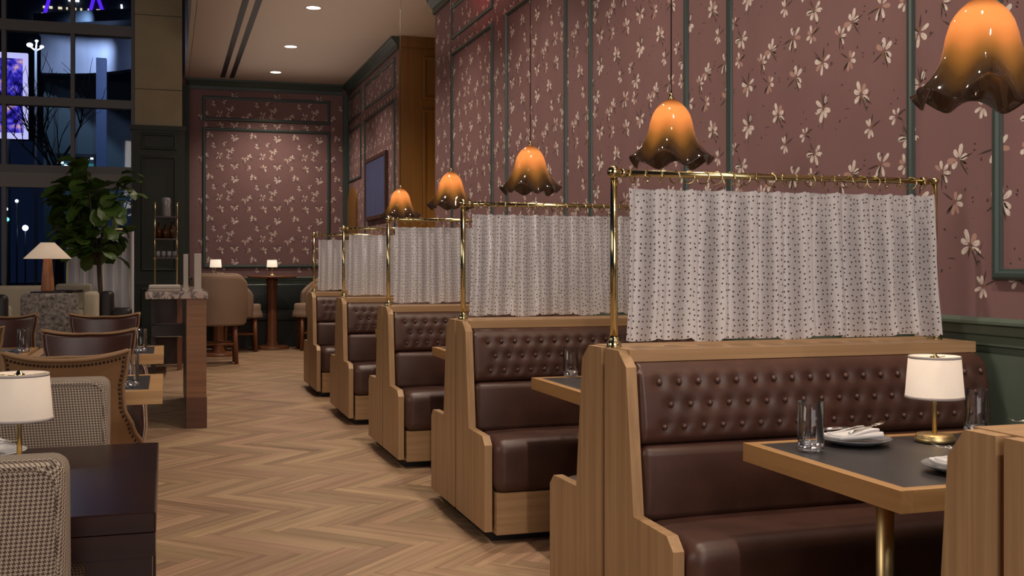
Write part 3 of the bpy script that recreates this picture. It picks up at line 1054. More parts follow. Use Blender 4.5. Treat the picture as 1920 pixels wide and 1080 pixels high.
# pendants
def build_pendant():
    root = thing('pendant_lamp', '', 'pendant lamp', (2.115, 2.45, 2.01), group='ruffled amber glass pendants over the booth tables')
    prof = [(.010, -.001), (.022, -.006), (.040, -.017), (.057, -.033), (.071, -.050), (.082, -.070), (.092, -.102), (.100, -.137), (.110, -.171), (.127, -.206), (.148, -.238), (.166, -.260), (.178, -.272)]
    n, lob = 120, 6
    v = []; f = []; uvs = []
    m = len(prof)
    def ring(r, z, t, off):
        k = max(0, (t - .50) / .50) ** 1.7
        out = []
        for i in range(n):
            a = 2 * PI * i / n
            wv = math.cos(lob * a + .4) + .25 * math.cos(3 * a + 1)
            rr = r + off + k * .021 * wv
            zz = z + k * .024 * wv - k * .004
            out.append((rr * math.cos(a), rr * math.sin(a), zz))
        return out
    rows = []
    for j in range((m - 1) * 3 + 1):
        q = j / 3; i = min(int(q), m - 2); a = q - i
        rows.append((prof[i][0] * (1 - a) + prof[i + 1][0] * a, prof[i][1] * (1 - a) + prof[i + 1][1] * a, j / ((m - 1) * 3)))
    b = MB()
    path = [(r, z, t, 0) for r, z, t in rows] + [(r, z, t, -.0035) for r, z, t in reversed(rows)]
    V = []
    for r, z, t, off in path:
        V += ring(r, z, t, off)
    F = []; U = []
    for j in range(len(path) - 1):
        for i in range(n):
            F.append((j * n + i, j * n + (i + 1) % n, (j + 1) * n + (i + 1) % n, (j + 1) * n + i))
            def tt(jj, ii):
                a = 2 * PI * ii / n
                t = path[jj][2] + (.22 * path[jj][2] if path[jj][3] < 0 else 0)
                wv = math.cos(lob * a + .4)
                # smoky tint climbs higher on the out-turned lobes
                return t + .10 * wv * max(0, t - .35)
            U.append([(i / n, tt(j, i)), ((i + 1) / n, tt(j, i + 1)), ((i + 1) / n, tt(j + 1, i + 1)), (i / n, tt(j + 1, i))])
    b.add(V, F, 0, True, U)
    obj('glass_shade', b, M['amber'], root)
    b = MB(); b.lathe([(.001, .026), (.006, .025), (.009, .018), (.010, .010), (.014, .006), (.016, .0), (.014, -.006), (.001, -.006)], 16); obj('brass_cap', b, M['brass'], root)
    b = MB(); b.cyl((0, 0, .024), (0, 0, 4.20 - 2.01), .0028, n=8); obj('cord', b, M['cord'], root)
    b = MB(); b.lathe([(.001, 2.209), (.05, 2.209), (.055, 2.20), (.05, 2.18), (.001, 2.178)], 20); obj('ceiling_rose', b, M['brass'], root)
    b = MB(); b.sphere((0, 0, -.095), .03, 14, 10); b.cyl((0, 0, -.07), (0, 0, -.01), .014, n=12); obj('bulb', b, M['hot'], root)
    return root
pend = build_pendant()
PNL = ['largest amber glass pendant, cut off at the upper right corner',
       'ruffled amber glass pendant hanging just above the large front curtain',
       'ruffled amber glass pendant left of the front curtain, in front of two green mouldings',
       'small ruffled amber pendant above the middle curtain, at the edge of the papered wall',
       'smallest and farthest amber pendant, hanging before the orange wood recess']
PY = [2.45, 4.37, 6.32, 8.27, 10.2]
for k in range(5):
    o = pend if k == 0 else copy_tree(pend)
    place(o, PNL[k], (2.115, PY[k], 2.01))
    lamp('pendant_bulb_light', 'POINT', (2.115, PY[k], 2.01 - .12), 6, (1.0, 0.62, 0.30), shadow_soft_size=.035)

# table lamps
def build_lamp(shade='shade_lit'):
    root = thing('table_lamp', '', 'lamp', (0, 0, 0), group='small shaded table lamps')
    b = MB(); b.lathe([(.001, .0), (.052, .0), (.056, .003), (.056, .012), (.053, .014), (.053, .019), (.050, .022), (.012, .0235), (.001, .0235)], 36); obj('base', b, M['brass_dull'], root)
    b = MB(); b.cyl((0, 0, .022), (0, 0, .235), .0065, n=14); obj('stem', b, M['brass_dull'], root)
    b = MB(); b.lathe([(.082, .127), (.0725, .248), (.0710, .248), (.0805, .127)], 48); sh = obj('shade', b, M[shade], root)
    b = MB(); b.lathe([(.0828, .1265), (.0828, .134), (.0815, .134), (.0815, .1265), (.0828, .1265)], 48); obj('trim', b, M['shade_trim'], sh)
    b = MB(); b.lathe([(.0733, .2415), (.0728, .2488), (.0712, .2488), (.0715, .2415), (.0733, .2415)], 48)
    obj('trim', b, M['shade_trim'], sh)
    b = MB()
    for a in range(3):
        t = 2 * PI * a / 3 + .5
        b.cyl((0, 0, .24), (.0715 * math.cos(t), .0715 * math.sin(t), .244), .0015, n=6)
    b.lathe([(.001, .256), (.006, .254), (.008, .249), (.014, .246), (.014, .241), (.001, .240)], 14)
    obj('finial', b, M['brass'], root)
    b = MB(); b.sphere((0, 0, .185), .018, 12, 8); obj('bulb', b, M['hot'], root)
    return root
lp = place(build_lamp('shade_lit'), 'lit small lamp with cream shade and brass base on the right booth table', (2.125, 2.655, ZT))
lamp('table_lamp_light', 'POINT', (2.125, 2.655, ZT + .19), 4.2, (1.0, .72, .46), shadow_soft_size=.02)

# tableware
def build_tumbler(h=.137, r=.0355):
    root = MB()
    t = .0022
    root.lathe([(r - .0002, .026), (r, .03), (r, h - .001), (r - t / 2, h), (r - t, h - .001), (r - t, .030), (r - .006, .026)], 40)
    root.lathe([(.001, 0), (r - .004, 0), (r - .001, .003), (r, .008), (r - .0005, .026), (r - .006, .0255), (.012, .019), (.001, .021)], 40, (0, 0, 0), 1)
    return root
tum_me = build_tumbler().mesh('tumbler', [M['glass'], M['glass_base']])
def tumbler(label, loc):
    return tag(obj('tumbler', tum_me, None, None, loc=loc), label, 'glass', 'clear straight tumblers')
tumbler('clear tumbler at the left end of the lamp table', (1.69, 2.62, ZT))
tumbler('clear tumbler behind the lamp, near the green wall', (2.335, 2.73, ZT))
tumbler('clear tumbler on the corner of the second booth table', (1.775, 4.72, ZT))
tumbler('small clear tumbler on the third booth table in the row', (1.74, 6.70, ZT))

def build_plate(r=.10):
    b = MB()
    b.lathe([(.001, .004), (r * .58, .004), (r * .66, .008), (r * .96, .018), (r, .0195), (r, .0175), (r * .68, .004), (r * .60, 0), (.001, 0)], 48)
    return b
plate_me = build_plate(.102).mesh('plate', M['plate_dark'])
plate2_me = build_plate(.105).mesh('plate', M['porcelain'])
def plate(label, loc, me=plate_me):
    return tag(obj('plate', me, None, None, loc=loc), label, 'plate', 'round plates on the tables')
def napkin(label, loc, rz, w_=.085, l=.155):
    b = MB()
    def warp(p):
        return Vector((p.x, p.y, p.z + .006 * math.sin(p.x * 30) * (1 if p.z > .01 else 0) + .012 * (abs(p.y) / w_) ** 2))
    b.rbox(-l / 2, l / 2, -w_ / 2, w_ / 2, 0, .012, .005, 3, warp=warp, cuts=6)
    b.rbox(-l / 2 + .01, l / 2 - .012, -w_ / 2 + .004, w_ / 2 - .008, .011, .021, .0045, 3, warp=warp, cuts=6)
    o = obj('napkin', b, M['napkin'], None, loc=loc, rot=(0, 0, rz))
    return tag(o, label, 'napkin', 'folded white napkins')
def fork_mesh():
    b = MB()
    b.tube([(-.10, 0, .004), (-.06, 0, .007), (-.01, 0, .005), (.03, 0, .004), (.045, 0, .006)], [.0042, .0040, .0026, .0024, .004], 8)
    b.rbox(.042, .062, -.011, .011, .004, .0068, .001, 1)
    for y in (-.0092, -.003, .003, .0092):
        b.tube([(.060, y, .0055), (.080, y, .004), (.098, y * .92, .009)], [.0018, .0016, .0009], 6)
    return b
def knife_mesh():
    b = MB()
    b.tube([(-.10, 0, .004), (-.05, 0, .005), (0, 0, .004)], [.0045, .0042, .0032], 8)
    b.rbox(-.002, .105, -.0085, .0075, .003, .0048, .0008, 1)
    return b
fork_me = fork_mesh().mesh('fork', M['steel'])
knife_me = knife_mesh().mesh('knife', M['steel'])
def cutlery(me, name, label, loc, rz, ry=0):
    o = obj(name, me, None, None, loc=loc, rot=(0, ry, rz)); o.scale = (.78, .78, .9)
    return tag(o, label, name, 'steel forks and knives')
plate('round plate with napkin between the left tumbler and the lamp', (1.88, 2.69, ZT))
napkin('folded napkin on the plate between the left tumbler and the lamp', (1.87, 2.685, ZT + .018), .08)
cutlery(fork_me, 'fork', 'fork with tines raised on the plate left of the lamp', (1.905, 2.67, ZT + .043), .30, -.12)
cutlery(knife_me, 'knife', 'knife lying along the napkin left of the lamp', (1.86, 2.70, ZT + .042), .05)
plate('round plate in front of the lamp, partly behind the corner bench', (1.885, 2.245, ZT))
napkin('folded napkin on the plate in front of the lamp', (1.89, 2.245, ZT + .018), -.10)
cutlery(fork_me, 'fork', 'fork pointing up from the napkin in front of the lamp', (1.885, 2.255, ZT + .050), PI - .25, -.14)
plate('round plate at the wall end of the lamp table, mostly hidden', (2.46, 2.60, ZT))
napkin('folded napkin on the plate at the wall end of the table', (2.46, 2.60, ZT + .018), .1)
cutlery(fork_me, 'fork', 'fork on the napkin at the wall end of the table', (2.445, 2.62, ZT + .043), PI - .2, -.1)

# ================================================================== LEFT FOREGROUND
# dark parsons table
root = thing('dark_table', 'dark reddish-brown parsons table in the lower left foreground', 'table', (0, 0, 0))
b = MB(); b.rbox(-1.75, -.022, 2.47, 3.44, .705, .75, .003, 1, smooth=False); obj('tabletop', b, M['mahogany'], root)
b = MB(); b.box(-1.749, -.0225, 2.4705, 3.4395, .655, .7051); obj('apron', b, M['mahogany'], root)
for x0 in (-.166, -1.74):
    for y0 in (2.48, 3.293):
        b = MB(); b.box(x0, x0 + .137, y0, y0 + .137, .001, .656); obj('leg', b, M['mahogany'], root)

def build_hound():
    root = thing('upholstered_chair', '', 'chair', group='houndstooth dining chairs')
    b = MB()
    def warp(p):
        return Vector((p.x, p.y + .05 * max(0, p.z - .45) / .45, p.z))
    b.rbox(-.26, .26, .24, .36, .40, .915, .030, 4, warp=warp, cuts=3)
    back = obj('backrest', b, M['hound'], root)
    b = MB()
    for y in (.243, .357):
        pts = []
        for cx, cz, a0 in ((.20, .855, 0), (-.20, .855, 90), (-.20, .46, 180), (.20, .46, 270)):
            for i in range(7):
                a = R(a0 + i * 15)
                z = cz + .045 * math.sin(a)
                pts.append((cx + .045 * math.cos(a), y + .05 * max(0, z - .45) / .45 + (-.001 if y < .3 else .001), z))
        b.tube(pts, .0045, 8, closed=True)
    obj('welt', b, M['hound'], back)
    b = MB(); b.rbox(-.26, .26, -.25, .27, .33, .47, .035, 4); obj('seat', b, M['hound'], root)
    for x in (-.22, .22):
        for y in (-.21, .30):
            b = MB(); b.cyl((x, y, .001), (x, y, .35), .016, .022, n=12); obj('leg', b, M['mahogany'], root)
    return root
h1 = place(build_hound(), 'houndstooth chair with its back to us at the lower left corner', (-.445, 1.965, 0), 0)
h1.rotation_euler = (0, 0, PI)
h1.location = (-.44, 2.62, 0)
h2 = place(copy_tree(h1), 'houndstooth chair on the far side of the dark table', (-.435, 3.455, 0), 0)

ll = place(build_lamp('shade_dim'), 'unlit-looking cream lamp on the dark table at the left edge', (-.365, 3.10, .75))
lamp('table_lamp_light', 'POINT', (-.365, 3.10, .94), 1.2, (1.0, .72, .46), shadow_soft_size=.02)
plate('large white plate on the dark foreground table behind the left lamp', (-.475, 3.31, .75), plate2_me)
bpy.context.view_layer.update()
napkin('rolled napkin on the plate of the dark foreground table', (-.485, 3.30, .768), .5)
cutlery(knife_me, 'knife', 'knife on the napkin of the dark foreground table', (-.465, 3.29, .792), .1)

# leather wing chairs with tan suede outside and nailheads
def build_wing():
    root = thing('wing_chair', '', 'chair', group='leather dining chairs with tan backs')
    def hw(z):
        pts = [(.40, .290), (.50, .305), (.58, .300), (.66, .262), (.75, .226), (.82, .222), (.90, .238), (1.0, .252)]
        for i in range(1, len(pts)):
            if z <= pts[i][0]:
                a = (z - pts[i - 1][0]) / (pts[i][0] - pts[i - 1][0])
                a = a * a * (3 - 2 * a)
                return .89 * (pts[i - 1][1] * (1 - a) + pts[i][1] * a)
        return .89 * pts[-1][1]
    def P(w_, h, t=0.0):
        zt = .932 + .030 * abs(w_) ** 2.5
        z = .40 + (zt - .40) * h
        x = w_ * (hw(z) - t * .0)
        c = .05 + .30 * max(0, (.72 - z) / .30) ** 1.3
        y = .30 - c * abs(w_) ** 2.6 + .06 * max(0, z - .5)
        return Vector((x, y, z))
    TH = .055
    def front(w_, h):
        p = P(w_, h)
        return Vector((p.x * .97, p.y - TH * (1 - .25 * abs(w_) ** 4), p.z + .004 - .01 * abs(w_)))
    b = MB(); b.grid(lambda u, v: P(u * 2 - 1, v), 28, 24); back = obj('outer_back', b, M['tan'], root)
    b = MB(); b.grid(lambda u, v: front(u * 2 - 1, v), 28, 24, flip=True)
    # rim between the two faces
    path = [(-1, i / 24) for i in range(24)] + [(-1 + 2 * i / 28, 1) for i in range(28)] + [(1, 1 - i / 24) for i in range(25)]
    rim = [P(a, c_) for a, c_ in path] + [front(a, c_) for a, c_ in path]
    n = len(path)
    b.add(rim, [(i, i + 1, n + i + 1, n + i) for i in range(n - 1)], 0, True)
    obj('inner_back', b, M['leather_red'], root)
    b = MB(); b.tube([P(a, c_) + Vector((0, .004, 0)) for a, c_ in path], .0075, 8); obj('welt', b, M['tan_welt'], back)
    b = MB(); b.tube([front(a, c_) + Vector((0, -.002, .003)) for a, c_ in path[24:53]], .0062, 8); obj('front_welt', b, M['tan_welt'], root)
    nb = MB()
    inner = [(-.93, .04 + .92 * i / 30) for i in range(31)] + [(-.93 + 1.86 * i / 30, .96) for i in range(1, 30)] + [(.93, .96 - .92 * i / 30) for i in range(31)]
    for a, c_ in inner:
        p = P(a, c_); nb.sphere((p.x, p.y + .001, p.z), .0052, 6, 4)
    o_ = obj('nailheads', nb, M['nail'], back); o_['kind'] = 'stuff'
    b = MB()
    b.rbox(-.25, .25, -.27, .26, .36, .475, .04, 4); obj('seat', b, M['leather_red'], root)
    for x in (-.21, .21):
        for y in (-.23, .22):
            b = MB(); b.cyl((x, y, .001), (x, y, .37), .014, .022, n=12); obj('leg', b, M['mahogany'], root)
    return root
wc = build_wing()
place(wc, 'tan-backed chair with dark nailheads seen from behind, left foreground', (-.352, 4.62, -.0), PI)
WL = [('brown leather chair facing us just beyond the nailhead-backed chair', (-.365, 5.55, 0), 0),
      ('dark leather chair facing us, third beyond the nailhead-backed chair', (-.39, 7.45, 0), 0),
      ('dark leather chair facing us at the left edge, beside the grey patterned chair', (-1.03, 7.55, 0), 0),
      ('tan-backed chair cut by the left edge, below the dark leather one', (-1.02, 6.45, 0), PI),
      ('leather chair hidden behind the brown leather one, only its back edge showing', (-.37, 6.55, 0), PI)]
for lb, loc, rz in WL[:4]:
    place(copy_tree(wc, skip=('nailheads',) if rz == 0 else ()), lb, loc, rz)

def build_dining_table():
    root = thing('dining_table', '', 'table', group='oak-edged tables on the window side')
    W, D, zt = .36, .36, .768
    b = MB(); b.box(-W + .055, W - .055, -D + .055, D - .055, zt - .03, zt - .001); obj('slate_inlay', b, M['slate'], root)
    for x0, x1, y0, y1 in ((-W, -W + .055, -D, D), (W - .055, W, -D, D), (-W + .055, W - .055, -D, -D + .055), (-W + .055, W - .055, D - .055, D)):
        b = MB(); b.box(x0, x1, y0, y1, zt - .055, zt); obj('edge_band', b, M['table_oak'], root)
    b = MB(); b.box(-W + .055, W - .055, -D + .055, D - .055, zt - .05, zt - .03); obj('underboard', b, M['table_oak'], root)
    b = MB(); b.cyl((0, 0, .012), (0, 0, zt - .05), .03, n=18); obj('post', b, M['brass_dull'], root)
    b = MB(); b.lathe([(.001, .014), (.20, .014), (.22, .008), (.22, .001)], 28); obj('foot_plate', b, M['brass_dull'], root)
    return root
dt = build_dining_table()
place(dt, 'oak-edged slate table behind the nailhead-backed chair', (-.375, 5.05, 0))
place(copy_tree(dt), 'oak-edged slate table farther back, beside the marble console', (-.375, 6.95, 0))
place(copy_tree(dt), 'oak-edged table at the left edge between two leather chairs', (-1.12, 7.02, 0))
tumbler('clear tumbler on the table behind the nailhead-backed chair', (-.145, 4.86, ZT))
tumbler('clear tumbler on the farther table beside the marble console', (-.145, 6.80, ZT))
tumbler('clear tumbler on the left edge table between leather chairs', (-.80, 6.98, ZT))
plate('small plate on the left edge table between leather chairs', (-.93, 6.92, ZT))

# ================================================================== CONSOLES AND DRINK STAND
root = thing('marble_console', 'marble-topped wooden console with a thick wood end panel, beside the aisle', 'console', (0, 0, 0))
b = MB(); b.rbox(-.157, .312, 8.90, 11.1, 1.015, 1.072, .004, 1, smooth=False); obj('marble_top', b, M['marble'], root)
b = MB(); b.box(.150, .300, 8.915, 9.07, .24, 1.015); pn = obj('end_panel', b, M['console_wood'], root)
b = MB(); b.box(.148, .304, 8.91, 9.075, .001, .24); obj('base_block', b, wood('console_base', (.12, .045, .02), (.085, .03, .013), 'x'), pn)
b = MB(); b.box(.155, .295, 9.07, 11.05, .05, 1.015); obj('side_panel', b, M['console_dark'], root)
b = MB(); b.box(-.13, .155, 10.6, 11.05, .62, .72); obj('shelf', b, M['console_dark'], root)
b = MB(); b.box(-.14, -.10, 10.95, 11.05, .001, 1.015); obj('leg', b, M['console_dark'], root)

root = thing('service_console', 'farther marble-topped console with wooden post and glass shelf, below the brass stand', 'console', (0, 0, 0))
b = MB(); b.rbox(-.18, .27, 13.2, 14.5, .985, 1.03, .004, 1, smooth=False); obj('marble_top', b, M['marble'], root)
b = MB(); b.box(.125, .18, 13.9, 14.0, .001, .985); obj('post', b, M['red_wood'], root)
b = MB(); b.box(-.16, -.125, 13.25, 13.29, .001, .985); obj('leg', b, M['white_trim'], root)
b = MB(); b.box(-.16, .17, 13.25, 14.45, .45, .475); obj('shelf', b, M['white_trim'], root)
b = MB(); b.box(-.16, .20, 14.46, 14.5, .03, .985); obj('back_panel', b, M['console_dark'], root)
for i in range(6):
    b = MB(); b.lathe([(.001, 0), (.028, 0), (.03, .01), (.03, .075), (.028, .075), (.027, .012), (.001, .010)], 14)
    tag(obj('small_glass', b, M['glass'], None, loc=(-.10 + .047 * i + .012, 13.42, .475)), ('leftmost', 'second', 'third', 'fourth', 'fifth', 'rightmost')[i] + ' of the six small glasses on the lower shelf of the far console', 'glass', 'small glasses on the console shelf')

# brass drink stand on the far console
root = thing('brass_stand', 'tall narrow brass stand holding bottles, before the dark green column', 'stand', (.0, 14.1, 1.03))
for x in (-.135, .125):
    for y in (-.1, .1):
        b = MB(); b.cyl((x, y, 0), (x, y, 1.0), .008, n=10); b.sphere((x, y, .33), .018, 10, 8); b.sphere((x, y, 1.0), .013, 10, 8); obj('rod', b, M['brass'], root)
for z in (.33, .56, .83):
    b = MB(); b.box(-.145, .135, -.11, .11, z, z + .014); obj('shelf', b, M['art_frame'], root)
for i, (x, r, h) in enumerate(((-.09, .035, .20), (-.015, .04, .17), (.065, .036, .21))):
    b = MB(); b.lathe([(.001, 0), (r, 0), (r, h * .6), (r * .4, h * .8), (r * .38, h), (.001, h)], 16)
    tag(obj('bottle', b, M['bottle_amber'], None, loc=(x, 14.1, 1.03 + .574)), ('dark amber bottle at the left of the brass stand', 'squat dark amber bottle in the middle of the brass stand', 'tall dark amber bottle at the right of the brass stand')[i], 'bottle', 'bottles on the brass stand')
b = MB(); b.lathe([(.001, 0), (.055, 0), (.058, .01), (.052, .15), (.058, .19), (.05, .23), (.001, .24)], 20)
tag(obj('glass_jar', b, M['bottle_clear'], None, loc=(-.005, 14.1, 1.03 + .844)), 'grey glass jar on top of the brass stand', 'jar')
for i in range(4):
    b = MB(); b.lathe([(.001, 0), (.022, 0), (.026, .03), (.026, .07), (.024, .075), (.001, .075)], 14)
    tag(obj('cup', b, M['bottle_clear'], None, loc=(-.10 + .065 * i, 14.05, 1.03 + .344)), ('leftmost', 'second', 'third', 'rightmost')[i] + ' of the four pale cups on the lowest shelf of the brass stand', 'cup', 'cups on the brass stand')

# menu boards on the near console
for lb, x, y, z1, w_ in (('tall pale board standing at the front end of the marble console', .24, 9.15, 1.372, .055), ('pale board standing behind on the marble console', .16, 9.9, 1.375, .04)):
    root = thing('menu_board', lb, 'board', (x, y, 1.072), group='pale boards on the console')
    b = MB(); b.rbox(-w_ / 2, w_ / 2, -.012, .012, .004, z1 - 1.072, .003, 1, smooth=False); obj('card', b, M['paper'], root)
    b = MB(); b.box(-w_ / 2 - .01, w_ / 2 + .01, -.03, .03, 0.0, .012); obj('foot', b, M['paper'], root)
b = MB(); b.rbox(-.15, .12, 10.2, 10.7, 1.072, 1.098, .004, 1, smooth=False)
tag(obj('stone_tray', b, M['paper']), 'flat cream slab lying on the far half of the marble console', 'tray')

# ================================================================== TUB STOOLS AND HIGH TABLES
def build_stool():
    root = thing('tub_stool', '', 'stool', group='taupe tub stools at the back wall')
    A = R(118)
    def top(a):
        t = abs(a) / A
        return 1.165 - .30 * max(0, (t - .30) / .70) ** 1.6
    def prof(a, s):
        # s 0..1 runs outer bottom -> outer top -> inner top -> inner bottom
        zt = top(a); zb = .52
        ro, ri = .378, .315
        if s < .45:
            q = s / .45; r = ro + .012 * math.sin(PI * q) - .02 * (1 - q); z = zb + (zt - .03 - zb) * q
        elif s < .55:
            q = (s - .45) / .10; t = PI * q; r = (ro + ri) / 2 + (ro - ri) / 2 * math.cos(t); z = zt - .03 + .03 * math.sin(t)
        else:
            q = (s - .55) / .45; r = ri; z = zt - .03 - (zt - .03 - zb) * q
        return Vector((r * math.sin(a), r * math.cos(a), z))
    b = MB(); b.grid(lambda u, v: prof((u * 2 - 1) * A, v), 44, 26)
    for u in (-1, 1):
        ring = [prof(u * A, j / 26) for j in range(27)]
        b.add(ring, [tuple(range(27))], 0)
    shell = obj('tub_back', b, M['stool_cloth'], root)
    b = MB(); b.tube([prof((i / 30 * 2 - 1) * A, .50) + Vector((0, 0, .001)) for i in range(31)], .008, 8); obj('piping', b, M['stool_welt'], shell)
    b = MB(); b.lathe([(.001, .50), (.34, .50), (.345, .51), (.33, .56), (.31, .62), (.31, .68), (.29, .70), (.001, .705)], 32); obj('seat', b, M['stool_cloth'], root)
    for i in range(4):
        a = PI / 4 + PI / 2 * i
        b = MB(); b.cyl((.315 * math.cos(a), .315 * math.sin(a), .001), (.29 * math.cos(a), .29 * math.sin(a), .505), .026, .032, n=14); obj('leg', b, M['red_wood'], root)
    b = MB()
    for z in (.26,):
        pts = [(.302 * math.cos(PI / 4 + PI / 2 * i), .302 * math.sin(PI / 4 + PI / 2 * i), z) for i in range(4)]
        for i in range(4):
            b.cyl(pts[i], pts[(i + 1) % 4], .016, n=10)
    obj('footrest', b, M['red_wood'], root)
    return root
st = build_stool()
place(st, 'large taupe tub stool with its back to us, right of the marble console', (.64, 14.75, 0), PI)
place(copy_tree(st), 'taupe tub stool half hidden behind the large one', (1.04, 16.75, 0), R(90))
place(copy_tree(st), 'taupe tub stool partly hidden behind the farthest booth bench', (2.15, 16.75, 0), R(-90))

def build_high():
    root = thing('high_table', '', 'table', group='round pedestal high tables at the back wall')
    b = MB(); b.lathe([(.001, 1.085), (.36, 1.085), (.37, 1.092), (.37, 1.108), (.36, 1.115), (.001, 1.115)], 40); obj('tabletop', b, M['red_wood'], root)
    b = MB(); b.lathe([(.07, 1.085), (.09, 1.06), (.075, .95), (.075, .12), (.10, .05)], 24); obj('column', b, M['red_wood'], root)
    b = MB(); b.lathe([(.001, .05), (.24, .045), (.26, .02), (.26, .001)], 32); obj('foot', b, M['red_wood'], root)
    return root
ht = build_high()
place(ht, 'round red-brown high table between the two far tub stools', (1.545, 17.1, 0))
place(copy_tree(ht), 'round red-brown high table behind the large tub stool', (.70, 16.0, 0))
for lb, x, y in (('tiny lit lamp on the high table between the far tub stools', 1.55, 17.15), ('tiny lit lamp on the high table above the large tub stool', .66, 15.9)):
    o = build_lamp('shade_far'); place(o, lb, (x, y, 1.115))
    lamp('table_lamp_light', 'POINT', (x, y, 1.31), 1.5, (1.0, .72, .46), shadow_soft_size=.02)
# dark banquette along the back wall
root = thing('wall_bench', 'dark green banquette along the back wall behind the tub stools', 'bench', (1.5, 17.6, 0))
b = MB(); b.rbox(-1.12, 1.20, .12, .33, .50, .985, .03, 3); obj('backrest', b, M['bench_green'], root)
b = MB(); b.rbox(-1.12, 1.20, -.22, .20, .40, .56, .03, 3); obj('seat', b, M['bench_green'], root)
b = MB(); b.box(-1.10, 1.18, -.20, .32, .001, .41); obj('base', b, M['black'], root)
# wall art
root = thing('wall_art', 'tall blue painting in a dark frame on the far papered wall', 'painting', (XW, 15.34, 2.38))
b = MB(); b.box(-.035, -.006, -.74, .74, -.40, .40); obj('canvas', b, M['blue_art'], root)
b = MB()
for y0, y1, z0, z1 in ((-.79, -.74, -.45, .45), (.74, .79, -.45, .45), (-.74, .74, -.45, -.40), (-.74, .74, .40, .45)):
    b.box(-.045, -.002, y0, y1, z0, z1)
obj('frame', b, M['art_frame'], root)

# downlights
def build_down():
    root = thing('downlight', '', 'ceiling light', (1.595, 12.58, ZC), group='recessed ceiling downlights')
    b = MB(); b.lathe([(.080, -.0005), (.095, -.0005), (.095, -.005), (.080, -.007), (.080, -.0005)], 32); obj('trim_ring', b, M['white_trim'], root)
    b = MB(); b.lathe([(.001, -.003), (.080, -.003), (.080, -.0008), (.001, -.0008)], 32); obj('lens', b, M['downlight'], root)
    return root
dn = build_down()
place(dn, 'recessed round downlight nearest the top of the photo', (1.60, 12.58, ZC))
place(copy_tree(dn), 'recessed round downlight, middle of the three in the ceiling', (1.593, 14.91, ZC))
place(copy_tree(dn), 'recessed round downlight nearest the back wall', (1.587, 16.96, ZC))

# ================================================================== LOBBY BY THE WINDOW
# fiddle-leaf fig
root = thing('fig_tree', 'potted fiddle-leaf fig tree standing before the night window', 'plant', (-.745, 13.75, 0))
b = MB(); b.lathe([(.001, .001), (.17, .001), (.22, .30), (.23, .62), (.21, .62), (.20, .56), (.001, .56)], 28); obj('planter', b, M['pot'], root)
b = MB(); b.lathe([(.001, .575), (.20, .565)], 20); obj('soil', b, M['soil'], root)
b = MB()
trunk = [(0, 0, .56), (.01, 0, .9), (-.01, .01, 1.2), (-.02, 0, 1.42)]
b.tube(trunk, [.032, .028, .026, .024], 10)
br = random.Random(5)
tips = []
for i in range(9):
    a = 2 * PI * i / 9 + br.uniform(-.3, .3)
    rr = br.uniform(.22, .42); z1 = br.uniform(1.65, 2.45)
    z0 = br.uniform(1.25, 1.42)
    pts = [(-.02, 0, z0), (-.09 + rr * .45 * math.cos(a), rr * .45 * math.sin(a), z0 + (z1 - z0) * .45), (-.14 + rr * math.cos(a), rr * math.sin(a), z1)]
    b.tube(pts, [.016, .012, .007], 8)
    tips.append(pts)
obj('trunk', b, M['bark'], root)
def leaf_mesh(k):
    m = MB()
    def fn(u, v):
        w_ = (.025 + .075 * math.sin(PI * min(1, v * .93 + .03)) ** .8 * (.62 + .5 * v)) * (1 if .02 < v < .99 else .15)
        s_ = u * 2 - 1
        return (s_ * w_, v * .25, .03 * math.sin(PI * v) - .03 * v * v * (1 + k * .6) + .012 * abs(s_) + .004 * math.sin(v * 20) * abs(s_))
    m.grid(fn, 4, 8)
    return m.mesh('leaf', M['leaf'], weld=False)
leaves = [leaf_mesh(k) for k in range(3)]
for i in range(190):
    pts = tips[i % 9]
    t = br.uniform(.35, 1.0)
    p = Vector(pts[1]).lerp(Vector(pts[2]), t) if i % 4 else Vector(pts[0]).lerp(Vector(pts[1]), br.uniform(.3, 1))
    p += Vector((br.uniform(-.10, .10), br.uniform(-.10, .10), br.uniform(-.12, .10)))
    out = math.atan2(p.y, p.x)
    e = Euler((br.uniform(-.9, .75), br.uniform(-.5, .5), out - PI / 2 + br.uniform(-.9, .9)), 'XYZ')
    o = obj('leaf', leaves[i % 3], None, root, loc=p, rot=e)
    s_ = br.uniform(.75, 1.15); o.scale = (s_, s_, s_)

# white sheer curtain at the window
b = MB()
b.grid(lambda u, v: (-1.20 + .80 * u, 15.0 + .035 * math.sin(u * 2 * PI * 7) + .012 * math.sin(u * 23), .06 + 1.66 * v), 150, 6)
root = thing('window_curtain', 'white pleated half curtain at the window behind the fig tree', 'curtain', (0, 0, 0))
obj('cloth', b, M['sheer'], root)
b = MB(); b.cyl((-1.22, 15.0, 1.74), (-.44, 15.0, 1.74), .012, n=10); obj('rod', b, M['brass_dull'], root)
b = MB(); b.cyl((-1.21, 15.0, .001), (-1.21, 15.0, 1.74), .010, n=8); b.cyl((-.45, 15.0, .001), (-.45, 15.0, 1.74), .010, n=8); obj('support', b, M['brass_dull'], root)

